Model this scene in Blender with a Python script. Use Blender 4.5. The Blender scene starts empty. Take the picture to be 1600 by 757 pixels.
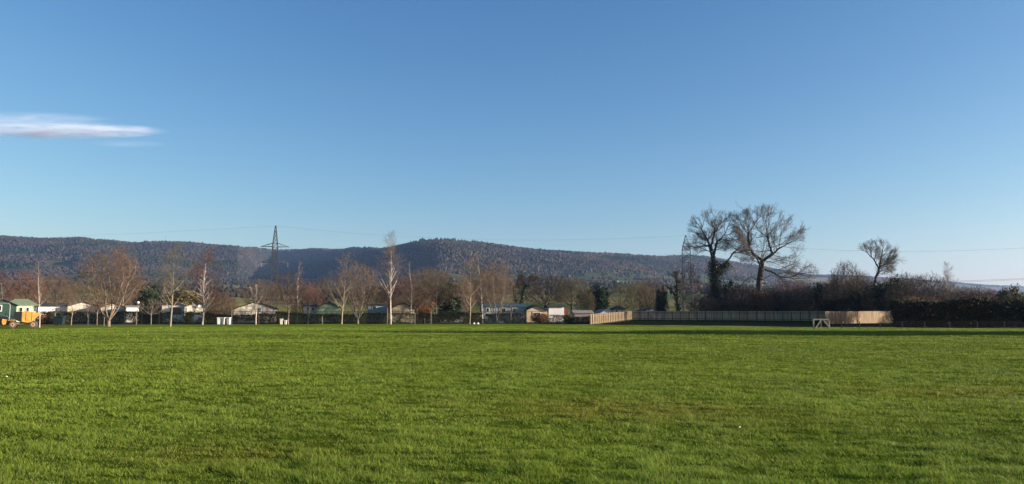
import bpy, math, random
import numpy as np
from mathutils import Vector, Matrix
R = math.radians
random.seed(7); rng = np.random.default_rng(7)
SC = bpy.context.scene
COL = SC.collection

# ------------------------------------------------------------------ camera, sky, sun, exposure
FPX = 1209.0; HZ = 490.0; EYE = 1.6
cam_d = bpy.data.cameras.new('camera'); cam = bpy.data.objects.new('camera', cam_d); COL.objects.link(cam)
cam_d.sensor_width = 36.0; cam_d.lens = 36.0 * FPX / 1600.0
cam_d.clip_start = 0.1; cam_d.clip_end = 40000
cam.location = (0, 0, EYE)
cam.rotation_euler = (R(90) + math.atan((HZ - 378.5) / FPX), 0, 0)
SC.camera = cam

SUN_AZ, SUN_EL = 98.0, 11.0          # degrees clockwise from the view direction (+Y), above the horizon
W = bpy.data.worlds.new('World'); SC.world = W; W.use_nodes = True
wn = W.node_tree; wn.nodes.clear()
wo = wn.nodes.new('ShaderNodeOutputWorld'); bg = wn.nodes.new('ShaderNodeBackground'); sk = wn.nodes.new('ShaderNodeTexSky')
sk.sky_type = 'NISHITA'; sk.sun_disc = False
sk.sun_elevation = R(SUN_EL); sk.sun_rotation = R(SUN_AZ)
sk.altitude = 450; sk.air_density = 1.0; sk.dust_density = 1.0; sk.ozone_density = 3.0
bg.inputs[1].default_value = 0.076
sp = wn.nodes.new('ShaderNodeSeparateColor'); cb = wn.nodes.new('ShaderNodeCombineColor'); wn.links.new(sk.outputs[0], sp.inputs[0])
for i_, (pw_, k_) in enumerate(((1.5, .753), (1.19, .846), (.88, 1.19))):      # contrast of the phone's blue-sky rendering
    p_ = wn.nodes.new('ShaderNodeMath'); p_.operation = 'POWER'; p_.inputs[1].default_value = pw_; wn.links.new(sp.outputs[i_], p_.inputs[0])
    m_ = wn.nodes.new('ShaderNodeMath'); m_.operation = 'MULTIPLY'; m_.inputs[1].default_value = k_; wn.links.new(p_.outputs[0], m_.inputs[0]); wn.links.new(m_.outputs[0], cb.inputs[i_])
wn.links.new(cb.outputs[0], bg.inputs[0]); wn.links.new(bg.outputs[0], wo.inputs[0])

sd = bpy.data.lights.new('sun', 'SUN'); sun = bpy.data.objects.new('sun', sd); COL.objects.link(sun)
sd.energy = 5.0; sd.angle = R(0.5); sd.color = (1.0, 0.90, 0.75)
sv = Vector((math.sin(R(SUN_AZ)) * math.cos(R(SUN_EL)), math.cos(R(SUN_AZ)) * math.cos(R(SUN_EL)), math.sin(R(SUN_EL))))
sun.rotation_euler = sv.to_track_quat('Z', 'Y').to_euler(); sun.location = (60, -20, 60)
SC.view_settings.view_transform = 'Standard'; SC.view_settings.look = 'None'
SC.view_settings.exposure = 1.3; SC.view_settings.gamma = 1.0; SC.view_settings.use_curve_mapping = False
SC.cycles.max_bounces = 4; SC.cycles.diffuse_bounces = 2; SC.cycles.transparent_max_bounces = 4
SC.cycles.volume_bounces = 2

# ------------------------------------------------------------------ numpy noise
def _h(ix, iy, s):
    n = (ix.astype(np.int64) * 374761393 + iy.astype(np.int64) * 668265263 + s * 1442695041) & 0xffffffff
    n = ((n ^ (n >> 13)) * 1274126177) & 0xffffffff
    n = (n ^ (n >> 16)) & 0xffffff
    return n / float(0xffffff)
def vn(x, y, s=0):
    ix = np.floor(x); iy = np.floor(y); fx = x - ix; fy = y - iy
    fx = fx * fx * (3 - 2 * fx); fy = fy * fy * (3 - 2 * fy)
    a = _h(ix, iy, s); b = _h(ix + 1, iy, s); c = _h(ix, iy + 1, s); d = _h(ix + 1, iy + 1, s)
    return (a * (1 - fx) + b * fx) * (1 - fy) + (c * (1 - fx) + d * fx) * fy
def fbm(x, y, s=0, o=4):
    t = 0; a = 0.5; n = 0
    for i in range(o):
        t = t + a * vn(x, y, s + i); n += a; a *= 0.5; x = x * 2.03 + 7.1; y = y * 2.03 + 3.7
    return t / n
def sst(a, b, x):
    t = np.clip((x - a) / (b - a), 0, 1); return t * t * (3 - 2 * t)

# ------------------------------------------------------------------ mesh helpers
def new_mesh(name, v, faces_flat, sizes, mats, col=None, smooth=False):
    me = bpy.data.meshes.new(name)
    v = np.ascontiguousarray(v, dtype=np.float32); faces_flat = np.ascontiguousarray(faces_flat, dtype=np.int32)
    sizes = np.asarray(sizes, dtype=np.int32)
    me.vertices.add(len(v)); me.vertices.foreach_set('co', v.ravel())
    me.loops.add(len(faces_flat)); me.loops.foreach_set('vertex_index', faces_flat)
    me.polygons.add(len(sizes)); st = np.concatenate(([0], np.cumsum(sizes)[:-1])).astype(np.int32)
    me.polygons.foreach_set('loop_start', st); me.polygons.foreach_set('loop_total', sizes)
    if smooth: me.polygons.foreach_set('use_smooth', np.ones(len(sizes), dtype=bool))
    for m in (mats if isinstance(mats, (list, tuple)) else [mats]): me.materials.append(m)
    me.update(calc_edges=True)
    if col is not None:
        a = me.color_attributes.new('Col', 'FLOAT_COLOR', 'POINT')
        c = np.ones((len(v), 4), dtype=np.float32); c[:, :3] = col
        a.data.foreach_set('color', c.ravel())
    return me
def link(name, me, parent=None, loc=None):
    o = bpy.data.objects.new(name, me); COL.objects.link(o)
    if parent: o.parent = parent
    if loc is not None: o.location = loc
    return o
def tag(o, label=None, cat=None, group=None, kind=None):
    if label: o['label'] = label
    if cat: o['category'] = cat
    if group: o['group'] = group
    if kind: o['kind'] = kind
    return o
def thing(name, label, cat, loc=(0, 0, 0), rz=0, group=None):
    o = bpy.data.objects.new(name, None); COL.objects.link(o); o.location = loc; o.rotation_euler = (0, 0, rz)
    o.empty_display_size = 0.3
    return tag(o, label, cat, group)

class MB:
    def __init__(s): s.v = []; s.f = []
    def add(s, vs, fs):
        b = len(s.v); s.v += [tuple(p) for p in vs]; s.f += [tuple(i + b for i in f) for f in fs]; return s
    def box(s, c, d, rz=0, ry=0, rx=0):
        hx, hy, hz = d[0] / 2, d[1] / 2, d[2] / 2
        M = Matrix.Rotation(rz, 3, 'Z') @ Matrix.Rotation(ry, 3, 'Y') @ Matrix.Rotation(rx, 3, 'X')
        vs = [M @ Vector((x, y, z)) + Vector(c) for z in (-hz, hz) for x, y in ((-hx, -hy), (hx, -hy), (hx, hy), (-hx, hy))]
        return s.add(vs, [(3, 2, 1, 0), (4, 5, 6, 7), (0, 1, 5, 4), (1, 2, 6, 5), (2, 3, 7, 6), (3, 0, 4, 7)])
    def bar(s, a, b, w, h=None, n=4):
        a = Vector(a); b = Vector(b); d = (b - a)
        if d.length < 1e-6: return s
        z = d.normalized(); up = Vector((0, 0, 1)) if abs(z.z) < .95 else Vector((1, 0, 0))
        x = z.cross(up).normalized(); y = x.cross(z); h = h or w
        vs = []
        for p in (a, b):
            for k in range(n):
                t = 2 * math.pi * (k + .5) / n; q = 1.414 if n == 4 else 1
                vs.append(p + x * math.cos(t) * w / 2 * q + y * math.sin(t) * h / 2 * q)
        fs = [(k, (k + 1) % n, n + (k + 1) % n, n + k) for k in range(n)] + [tuple(range(n - 1, -1, -1)), tuple(range(n, 2 * n))]
        return s.add(vs, fs)
    def tube(s, pts, rs, n=6):
        for i in range(len(pts) - 1):
            s.cone(pts[i], pts[i + 1], rs[i] if hasattr(rs, '__len__') else rs, rs[i + 1] if hasattr(rs, '__len__') else rs, n)
        return s
    def cone(s, a, b, ra, rb, n=8):
        a = Vector(a); b = Vector(b); z = (b - a).normalized(); up = Vector((0, 0, 1)) if abs(z.z) < .95 else Vector((1, 0, 0))
        x = z.cross(up).normalized(); y = x.cross(z)
        vs = [p + x * math.cos(2 * math.pi * k / n) * r + y * math.sin(2 * math.pi * k / n) * r for p, r in ((a, ra), (b, rb)) for k in range(n)]
        return s.add(vs, [(k, (k + 1) % n, n + (k + 1) % n, n + k) for k in range(n)] + [tuple(range(n - 1, -1, -1)), tuple(range(n, 2 * n))])
    def lathe(s, c, axis, prof, n=20):
        # prof: (along, radius) pairs round the axis, closed ends
        c = Vector(c); z = Vector(axis).normalized(); up = Vector((0, 0, 1)) if abs(z.z) < .95 else Vector((1, 0, 0))
        x = z.cross(up).normalized(); y = x.cross(z)
        vs = [c + z * h + x * math.cos(2 * math.pi * k / n) * r + y * math.sin(2 * math.pi * k / n) * r for h, r in prof for k in range(n)]
        fs = []
        for i in range(len(prof) - 1):
            fs += [(i * n + k, i * n + (k + 1) % n, (i + 1) * n + (k + 1) % n, (i + 1) * n + k) for k in range(n)]
        m = len(prof) - 1
        fs += [tuple(range(n - 1, -1, -1)), tuple(m * n + k for k in range(n))]
        return s.add(vs, fs)
    def prism(s, prof, y0, y1):
        # prof: closed (x,z) outline extruded along y
        n = len(prof); vs = [(x, y0, z) for x, z in prof] + [(x, y1, z) for x, z in prof]
        return s.add(vs, [(k, (k + 1) % n, n + (k + 1) % n, n + k) for k in range(n)] + [tuple(range(n - 1, -1, -1)), tuple(range(n, 2 * n))])
    def build(s, name, mat, parent=None, loc=None, bevel=0, smooth=False):
        me = bpy.data.meshes.new(name); me.from_pydata(s.v, [], s.f); me.materials.append(mat); me.update()
        if smooth: me.polygons.foreach_set('use_smooth', [True] * len(me.polygons))
        o = link(name, me, parent, loc)
        if bevel:
            m = o.modifiers.new('bevel', 'BEVEL'); m.width = bevel; m.segments = 2; m.limit_method = 'ANGLE'
        return o

# ------------------------------------------------------------------ materials
def mat(name, c, rough=0.85, var=0.25, scale=3.0, metal=0, spec=0.3, c2=None, attr=False, stretch=None, bump=0, trans=0, objvar=0):
    m = bpy.data.materials.new(name); m.use_nodes = True; nt = m.node_tree; N = nt.nodes; L = nt.links
    b = N['Principled BSDF']; b.inputs['Roughness'].default_value = rough; b.inputs['Metallic'].default_value = metal
    b.inputs['Specular IOR Level'].default_value = spec
    if attr:
        a = N.new('ShaderNodeAttribute'); a.attribute_name = 'Col'; base = a.outputs['Color']
    else:
        a = N.new('ShaderNodeRGB'); a.outputs[0].default_value = (*c, 1); base = a.outputs[0]
    tc = N.new('ShaderNodeTexCoord'); mp = N.new('ShaderNodeMapping'); L.new(tc.outputs['Object'], mp.inputs[0])
    if stretch: mp.inputs['Scale'].default_value = stretch
    nz = N.new('ShaderNodeTexNoise'); nz.inputs['Scale'].default_value = scale; nz.inputs['Detail'].default_value = 5
    L.new(mp.outputs[0], nz.inputs['Vector'])
    if c2 is not None:
        r = N.new('ShaderNodeMapRange'); r.inputs[1].default_value = .4; r.inputs[2].default_value = .62; L.new(nz.outputs[0], r.inputs[0])
        mx = N.new('ShaderNodeMix'); mx.data_type = 'RGBA'; L.new(r.outputs[0], mx.inputs[0]); L.new(base, mx.inputs[6]); mx.inputs[7].default_value = (*c2, 1)
        base = mx.outputs[2]
    if var:
        r = N.new('ShaderNodeMapRange'); r.inputs[1].default_value = .3; r.inputs[2].default_value = .7
        r.inputs[3].default_value = 1 - var; r.inputs[4].default_value = 1 + var; L.new(nz.outputs[0], r.inputs[0])
        f = r.outputs[0]
        if objvar:
            oi = N.new('ShaderNodeObjectInfo'); r2 = N.new('ShaderNodeMapRange'); r2.inputs[3].default_value = 1 - objvar; r2.inputs[4].default_value = 1 + objvar
            L.new(oi.outputs['Random'], r2.inputs[0]); mm = N.new('ShaderNodeMath'); mm.operation = 'MULTIPLY'; L.new(f, mm.inputs[0]); L.new(r2.outputs[0], mm.inputs[1]); f = mm.outputs[0]
        mu = N.new('ShaderNodeVectorMath'); mu.operation = 'SCALE'; L.new(base, mu.inputs[0]); L.new(f, mu.inputs['Scale']); base = mu.outputs[0]
    L.new(base, b.inputs['Base Color'])
    if bump:
        bp = N.new('ShaderNodeBump'); bp.inputs['Strength'].default_value = bump; bp.inputs['Distance'].default_value = .02
        L.new(nz.outputs[0], bp.inputs['Height']); L.new(bp.outputs[0], b.inputs['Normal'])
    if trans:
        t = N.new('ShaderNodeBsdfTranslucent'); L.new(base, t.inputs[0]); ms = N.new('ShaderNodeMixShader'); ms.inputs[0].default_value = trans
        L.new(b.outputs[0], ms.inputs[1]); L.new(t.outputs[0], ms.inputs[2]); L.new(ms.outputs[0], N['Material Output'].inputs[0])
    return m
M = {}
M['grass'] = mat('grass_blade', (0, 0, 0), .6, .12, .15, attr=True, trans=.35, spec=.25)
M['ground'] = mat('ground_cover', (0, 0, 0), 1, .18, .35, attr=True, spec=0)
M['hill'] = mat('hillside', (0, 0, 0), .95, .2, .02, attr=True, spec=.05)
M['wood_far'] = mat('bare_woodland', (0, 0, 0), .95, .12, .05, attr=True, spec=.05)
M['bark_tan'] = mat('bark_tan', (.225, .18, .125), .9, .3, 4, stretch=(1, 1, .3), objvar=.15)
M['bark_grey'] = mat('bark_grey', (.17, .145, .115), .9, .3, 4, stretch=(1, 1, .3), objvar=.15)
M['bark_dark'] = mat('bark_dark', (.055, .043, .032), .9, .3, 3)
M['bark_white'] = mat('bark_white', (.52, .47, .41), .7, .12, 2.5, c2=(.38, .3, .24), stretch=(1, 1, 2.5))
M['twig_tan'] = mat('twig_tan', (.155, .11, .07), .85, .3, .8, objvar=.15)
M['twig_olive'] = mat('twig_olive', (.13, .11, .055), .85, .25, .8, objvar=.2)
M['twig_brown'] = mat('twig_brown', (.10, .068, .042), .85, .25, .8, objvar=.2)
M['twig_red'] = mat('twig_red', (.115, .06, .045), .85, .2, .8, objvar=.15)
M['twig_orange'] = mat('twig_orange', (.15, .07, .032), .85, .25, .8, objvar=.1)
M['twig_birch'] = mat('twig_birch', (.165, .13, .105), .85, .2, .8, objvar=.1)
M['twig_dark'] = mat('twig_dark', (.055, .042, .03), .9, .25, .8, objvar=.25)
M['twig_ash'] = mat('twig_ash', (.10, .08, .06), .9, .2, .8)
M['ivy'] = mat('ivy_leaf', (.022, .036, .012), .5, .4, 1.2, spec=.4)
M['evergreen'] = mat('evergreen_leaf', (.018, .034, .014), .6, .4, .8)
M['bush_green'] = mat('bush_leaf', (.06, .075, .02), .7, .35, .8)
M['bush_yellow'] = mat('bush_leaf_yellow', (.115, .105, .035), .7, .3, .8)
M['bush_brown'] = mat('dead_leaf', (.17, .08, .035), .8, .35, .8)
M['hedge'] = mat('hedge_leaf', (.040, .036, .016), .8, .4, .9)
M['fence_wood'] = mat('fence_wood', (.20, .15, .088), .8, .5, 1.0, stretch=(4, 4, .3))
M['fence_wood_old'] = mat('fence_wood_weathered', (.40, .285, .165), .85, .45, 1.0, stretch=(4, 4, .3))
M['wood_pale'] = mat('timber_pale', (.34, .28, .20), .8, .2, 3)
M['post_grey'] = mat('post_grey', (.15, .13, .10), .8, .2, 3)
M['mesh_green'] = mat('mesh_fence_paint', (.035, .05, .035), .5, .1, 3)
M['galv'] = mat('galvanised_steel', (.30, .31, .31), .5, .1, 3, metal=.4)
M['pylon'] = mat('pylon_steel', (.05, .055, .06), .6, .1, 1, metal=.3)
M['wire'] = mat('wire', (.10, .10, .10), .6, 0, 1)
M['insul'] = mat('insulator', (.3, .3, .29), .3, 0, 1)
M['cream'] = mat('wall_cream', (.70, .62, .48), .6, .06, .8)
M['white'] = mat('wall_white', (.80, .77, .70), .5, .04, .8)
M['beige'] = mat('wall_beige', (.55, .48, .38), .6, .08, .8)
M['tan'] = mat('wall_tan', (.58, .44, .28), .6, .08, .8)
M['green_dark'] = mat('wall_dark_green', (.022, .055, .04), .5, .1, .8)
M['green_pale'] = mat('wall_pale_green', (.50, .60, .36), .6, .06, .8)
M['green_mid'] = mat('wall_mid_green', (.30, .42, .26), .6, .06, .8)
M['greyblue'] = mat('wall_grey_blue', (.27, .32, .33), .6, .08, .8)
M['greydull'] = mat('wall_dull_grey', (.25, .235, .21), .7, .1, .8)
M['roof_dark'] = mat('roof_dark', (.030, .028, .028), .95, .15, 3)
M['roof_brown'] = mat('roof_brown', (.05, .04, .032), .7, .2, 3)
M['roof_sage'] = mat('roof_sage', (.20, .25, .14), .7, .12, 3)
M['roof_teal'] = mat('roof_teal', (.03, .075, .085), .6, .15, 3)
M['roof_grey'] = mat('roof_grey', (.26, .22, .19), .7, .15, 3)
M['glass'] = mat('window_glass', (.02, .03, .03), .08, 0, 1, spec=.6)
M['frame_white'] = mat('frame_white', (.75, .73, .68), .4, .04, 2)
M['brick_red'] = mat('end_panel_red', (.16, .05, .035), .8, .2, 3)
M['yellow'] = mat('paint_yellow', (.50, .26, .05), .55, .3, 2, spec=.5)
M['black'] = mat('paint_black', (.015, .015, .018), .45, .1, 2)
M['tyre'] = mat('tyre_rubber', (.030, .026, .022), .9, .3, 6)
M['rim'] = mat('rim_paint', (.30, .20, .14), .5, .15, 5)
M['mud'] = mat('muddy_tyre', (.09, .07, .055), .95, .4, 6)
M['bin'] = mat('plastic_dark_teal', (.010, .025, .032), .5, .1, 2)
M['leaf_pale'] = mat('leaf_pale', (.75, .72, .62), .7, .1, 20)
M['orange'] = mat('lamp_orange', (.8, .25, .02), .3, 0, 1)

# ------------------------------------------------------------------ terrain
PX = np.array([-900, -400, 0, 50, 100, 122, 150, 200, 225, 240, 300, 350, 380, 430, 500, 560, 600, 620, 640, 660, 690, 720, 760, 800, 850, 900, 950, 1000, 1050, 1100, 1130, 1160, 1200, 1270, 1340, 1450, 1600, 2000, 2500.])
PY = np.array([400, 380, 372, 375, 377, 376, 380, 383, 382, 382, 383, 386, 389, 392, 391, 392, 390, 386, 382, 379, 378, 380, 385, 390, 394, 397, 400, 404, 405, 404, 407, 415, 421, 431, 433, 440, 451, 452, 452.])
DX = np.array([-900, 0, 200, 370, 425, 500, 560, 605, 690, 800, 1000, 1150, 1300, 1600, 2500])
DR = np.array([3300, 3500, 3300, 3400, 4900, 4200, 3500, 2950, 2600, 2700, 3000, 3700, 4600, 6200, 6400])
DF = np.array([2000, 2000, 1900, 2200, 3500, 3000, 2400, 1950, 1600, 1650, 1900, 2300, 3400, 5000, 5000])
VF = np.array([-900, 0, 300, 560, 700, 900, 1100, 1300, 1600, 2500]); VY = np.array([440, 436, 438, 440, 440, 437, 436, 445, 462, 462.])
def zfield(x, y):
    n = (fbm(x * .55, y * .8, 11, 3) - .5) * .055 + (fbm(x * .12, y * .12, 21, 2) - .5) * .16
    return n * sst(170, 110, np.hypot(x, y))
def H(x, y):
    x = np.asarray(x, float); y = np.asarray(y, float)
    Y = np.maximum(y, 1e-3); u = np.clip(x / Y, -1.6, 1.6); px = 800 + FPX * u
    dr = np.interp(px, DX, DR); df = np.interp(px, DX, DF); vy = np.interp(px, VF, VY); py = np.interp(px, PX, PY)
    vf = (HZ - vy) / FPX
    t = np.clip((np.log(np.maximum(Y, 1)) - math.log(190)) / (np.log(df) - math.log(190)), 0, 1)
    z = vf * (0.75 * t + .25 * t * t) * Y
    zf = vf * df; zr = (HZ - py) / FPX * dr + EYE
    s = np.clip((Y - df) / (dr - df), 0, 1)
    hs = np.interp(s, [0, .25, .6, .85, 1], [0, .16, .62, .93, 1])
    bump = (fbm(x / 230, y / 230, 31, 4) - .5) * 95 * s * (1 - s) * 2.4
    zh = zf + (zr - zf) * hs + bump
    z = np.where(Y > df, zh, z)
    z = np.where(Y > dr, zr + (Y - dr) * np.where((px > 560) & (px < 900), .05, -.012), z)
    # rolling middle ground
    z = z + (fbm(x / 300, y / 300, 41, 3) - .5) * 14 * sst(250, 900, Y) * (1 - s)
    return np.where(y > 0, z, 0) + zfield(x, y)

th = np.concatenate([np.linspace(-180, -56, 40)[:-1], np.linspace(-56, 56, 621), np.linspace(56, 180, 40)[1:]])
thr = np.radians(th); rr = np.concatenate([[.4, 1.2, 2.2], np.geomspace(3.2, 7400, 640)])
TT, RRR = np.meshgrid(thr, rr)
GX = RRR * np.sin(TT); GY = RRR * np.cos(TT); GZ = H(GX, GY)

def edgeY(x):      # the far edge of the mown field
    px = 800 + FPX * x / 105.0
    return np.interp(px, [-300, 0, 600, 860, 1000, 1290, 1600, 2200], [104, 108, 119, 119, 101, 86, 83, 83])

def field_colour(x, y, n):
    # base colour of the turf, with the worn yellow patches and dry strips of the photo
    g = np.stack([.172 + 0 * x, .250 + 0 * x, .023 + 0 * x], -1)
    p = fbm(x * .35, y * .22, 51, 4)
    g = g * (0.78 + .44 * p)[..., None]
    wob = (fbm(x * .9, y * .9, 61, 3) - .5)
    e1 = np.exp(-(((x - 1.9 - wob * 1.5) - (13.2 - y) * .55) / 2.6) ** 2 - ((y - 13.0) / 1.5) ** 2)
    e2 = np.exp(-((x - 9.2 - wob * 2) / 2.8) ** 2 - ((y - 16.2 + wob) / 1.3) ** 2) * .8
    e3 = np.exp(-((x + 3.2) / 1.2) ** 2 - ((y - 9.2 + wob) / .6) ** 2) * .5
    yel = np.clip((e1 + e2 + e3) * (.35 + fbm(x * 2, y * 2, 71, 3) * .9), 0, 1) * .55
    yel = np.maximum(yel, sst(.60, .8, fbm(x * .3 + 9, y * .3, 81, 3)) * .12)
    c = g * (1 - yel)[..., None] + np.array([.29, .235, .035]) * yel[..., None]
    dry = sst(9, 0, edgeY(x) - y) * .45 + sst(-40, -62, x) * sst(70, 95, y) * .55
    dry = np.clip(dry * (0.6 + .8 * fbm(x * .2, y * .5, 91, 3)), 0, .8)
    c = c * (1 - dry)[..., None] + np.array([.17, .145, .05]) * dry[..., None]
    return c

nseed = 260
sx = rng.uniform(-3200, 3200, nseed); sy = 250 + rng.random(nseed) ** 1.5 * 3600
pal = np.array([[.085, .115, .03], [.11, .12, .035], [.17, .15, .06], [.13, .095, .055], [.17, .15, .065], [.07, .10, .03], [.15, .13, .05]])
scol = pal[rng.integers(0, len(pal), nseed)]
def clearing(px, s):
    a = sst(870, 900, px) * sst(1075, 1050, px) * sst(.30, .24, s) * sst(.02, .1, fbm(px / 45, s * 5, 77, 2) - .22) + sst(60, 75, px) * sst(125, 105, px) * sst(.22, .27, s) * sst(.5, .42, s)
    a = a + sst(175, 200, px) * sst(300, 280, px) * sst(.16, .12, s) + sst(1200, 1240, px) * sst(.85, .7, s) + sst(-10, 60, px) * sst(200, 120, px) * sst(.1, .06, s)
    return np.clip(a, 0, 1)
def land_colour(x, y):
    shp = x.shape; xf = x.ravel(); yf = y.ravel(); out = np.zeros((len(xf), 3))
    near = np.hypot(xf, yf) < 170
    out[:] = (.09, .075, .035)
    idx = np.where(~near & (yf > 100))[0]
    for k in range(0, len(idx), 20000):
        ii = idx[k:k + 20000]
        wx = xf[ii] + (fbm(xf[ii] / 90, yf[ii] / 90, 3, 2) - .5) * 30
        d = (wx[:, None] - sx) ** 2 + ((yf[ii][:, None] - sy) * 1.4) ** 2
        out[ii] = scol[np.argmin(d, 1)]
    px = 800 + FPX * xf / np.maximum(yf, 1)
    a_ = (yf > 400) & (yf < 720) & (px < 150); out[a_] = (.30, .205, .12)
    a_ = (yf > 330) & (yf < 640) & (px > 335) & (px < 605); out[a_] = (.21, .19, .06)
    df = np.interp(px, DX, DF); dr = np.interp(px, DX, DR); s = (yf - df) / (dr - df)
    wood = sst(.02, .14, s + (fbm(xf / 260, yf / 260, 5, 3) - .5) * .5)
    g2 = sst(.53, .62, fbm(xf / 420 + 3, yf / 420, 6, 3)) * sst(.5, .2, s)
    wood = wood * (1 - g2) * (1 - clearing(px, s))
    wc = np.array([.075, .062, .055])
    out = out * (1 - wood)[:, None] + wc * wood[:, None]
    out = out * (1 - .4 * sst(-.1, .1, s))[:, None]
    top = sst(1.0, 1.05, s)
    out = out * (1 - top)[:, None] + np.array([.09, .085, .04]) * top[:, None]
    return out.reshape(*shp, 3), wood.reshape(shp)
LC, WOODM = land_colour(GX, GY)
ed = edgeY(GX)
infield = ((GY < ed) | (GY < 0)) & (RRR < 400)
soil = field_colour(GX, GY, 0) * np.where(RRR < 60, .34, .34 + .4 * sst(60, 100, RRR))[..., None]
strip = sst(2.2, 0.6, np.abs(GY - ed - 1.0)) * (RRR < 200)
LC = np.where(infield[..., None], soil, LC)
right_painted_shade = (GX > 8) & (GY > ed) & (GY < 190)
LC = np.where(right_painted_shade[..., None], np.array([.014, .022, .008]), LC)  # tree and hedge shade painted into the ground colour before the long fence
LC = LC * (1 - strip * .8)[..., None] + np.array([.27, .25, .13]) * (strip * .8)[..., None]

def grid_mesh(name, i0, i1, m, close=True):
    nr = i1 - i0; nt = len(th)
    v = np.stack([GX[i0:i1], GY[i0:i1], GZ[i0:i1]], -1).reshape(-1, 3); c = LC[i0:i1].reshape(-1, 3)
    I = np.arange(nr * nt).reshape(nr, nt)
    q = np.stack([I[:-1, :-1], I[:-1, 1:], I[1:, 1:], I[1:, :-1]], -1).reshape(-1, 4)[:, ::-1]
    flat = q.ravel(); sizes = np.full(len(q), 4)
    if i0 == 0:
        flat = np.concatenate([flat, I[0, :-1][::-1]]) if False else flat
    return new_mesh(name, v, flat, sizes, m, c, smooth=True)
isplit = int(np.searchsorted(rr, 1500))
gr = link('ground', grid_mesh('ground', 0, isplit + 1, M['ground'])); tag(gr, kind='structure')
hl = link('hills', grid_mesh('hills', isplit, len(rr), M['hill'])); tag(hl, kind='structure')

# ------------------------------------------------------------------ grass of the field (stuff)
def make_grass():
    N = 2100000; a = R(46)
    r = 4.0 * (96 / 4.0) ** rng.random(N); t = rng.uniform(-a, a, N)
    # density ~ 1/r^2 in area; thin out where the wider far blades take over
    x = r * np.sin(t); y = r * np.cos(t)
    keep = (y < edgeY(x) + .3)
    clump = fbm(x * 5.5, y * 5.5, 101, 2)
    keep &= rng.random(N) < (.40 + .8 * sst(.25, .6, clump)) * (.62 + .38 * sst(.36, .46, fbm(x * 1.7, y * 4.6, 121, 3)))
    x = x[keep]; y = y[keep]; r = r[keep]; clump = clump[keep]; n = len(x)
    z = zfield(x, y) + 0 * x
    patch = fbm(x * 2.6, y * 4.0, 111, 3); dip = fbm(x * 1.7, y * 4.6, 121, 3); dip2 = fbm(x * .5, y * 1.4, 131, 3)
    hgt = (.024 + .030 * sst(.3, .7, patch)) * rng.uniform(.6, 1.35, n) * (.6 + .8 * clump) * (.38 + .62 * sst(.36, .46, dip)) * (.85 + .15 * sst(.35, .5, dip2)); stripe = np.tanh(3 * np.sin((x - .12 * y) * math.pi / 1.7))
    tall = rng.random(n) < .02; hgt[tall] *= 1.6
    w = .0036 * (r / 5.0) ** .93 * rng.uniform(.7, 1.3, n)
    yaw = rng.uniform(0, 2 * math.pi, n); lx = rng.normal(0, .55, n) * hgt - .25 * hgt; ly = (rng.normal(0, .5, n) + .28 * stripe) * hgt
    v = np.empty((n, 3, 3), np.float32)
    cx = np.cos(yaw) * w / 2 * 1.0; cy = np.sin(yaw) * w / 2
    v[:, 0] = np.stack([x - cx, y - cy, z - .004], -1); v[:, 1] = np.stack([x + cx, y + cy, z - .004], -1)
    v[:, 2] = np.stack([x + lx, y + ly, z + hgt], -1)
    c = field_colour(x, y, 0) * rng.uniform(.55, 1.45, n)[:, None]
    straw = rng.random(n) < .05; c[straw] = np.array([.26, .21, .08]) * rng.uniform(.6, 1.2, straw.sum())[:, None]
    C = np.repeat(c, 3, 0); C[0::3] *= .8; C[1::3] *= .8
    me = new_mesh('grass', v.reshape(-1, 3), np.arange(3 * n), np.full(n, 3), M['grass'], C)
    tag(link('grass', me), 'short mown green turf of the wide playing field', 'grass', kind='stuff')
make_grass()

# ------------------------------------------------------------------ trees
def frusta(p0, p1, r0, r1, n):
    # vectorised open tubes between p0 and p1
    d = p1 - p0; L = np.linalg.norm(d, axis=1, keepdims=True) + 1e-9; z = d / L
    up = np.where(np.abs(z[:, 2:3]) < .95, np.array([[0, 0, 1.]]), np.array([[1., 0, 0]]))
    x = np.cross(z, up); x /= np.linalg.norm(x, axis=1, keepdims=True) + 1e-9; y = np.cross(x, z)
    k = np.arange(n) * 2 * math.pi / n; c = np.cos(k)[None, :, None]; s = np.sin(k)[None, :, None]
    ring = x[:, None] * c + y[:, None] * s
    a = p0[:, None] + ring * r0[:, None, None]; b = p1[:, None] + ring * r1[:, None, None]
    m = len(p0); v = np.concatenate([a, b], 1).reshape(-1, 3)
    base = (np.arange(m) * 2 * n)[:, None, None]; kk = np.arange(n); k2 = (kk + 1) % n
    f = np.stack([kk, k2, n + k2, n + kk], -1)[None] + base
    return v, f.reshape(-1, 4)
def segmesh(name, segs, m, n):
    P0, P1, A, B = segs; v, f = frusta(P0, P1, A, B, n)
    return new_mesh(name, v, f.ravel(), np.full(len(f), 4), m, smooth=True)

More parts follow.
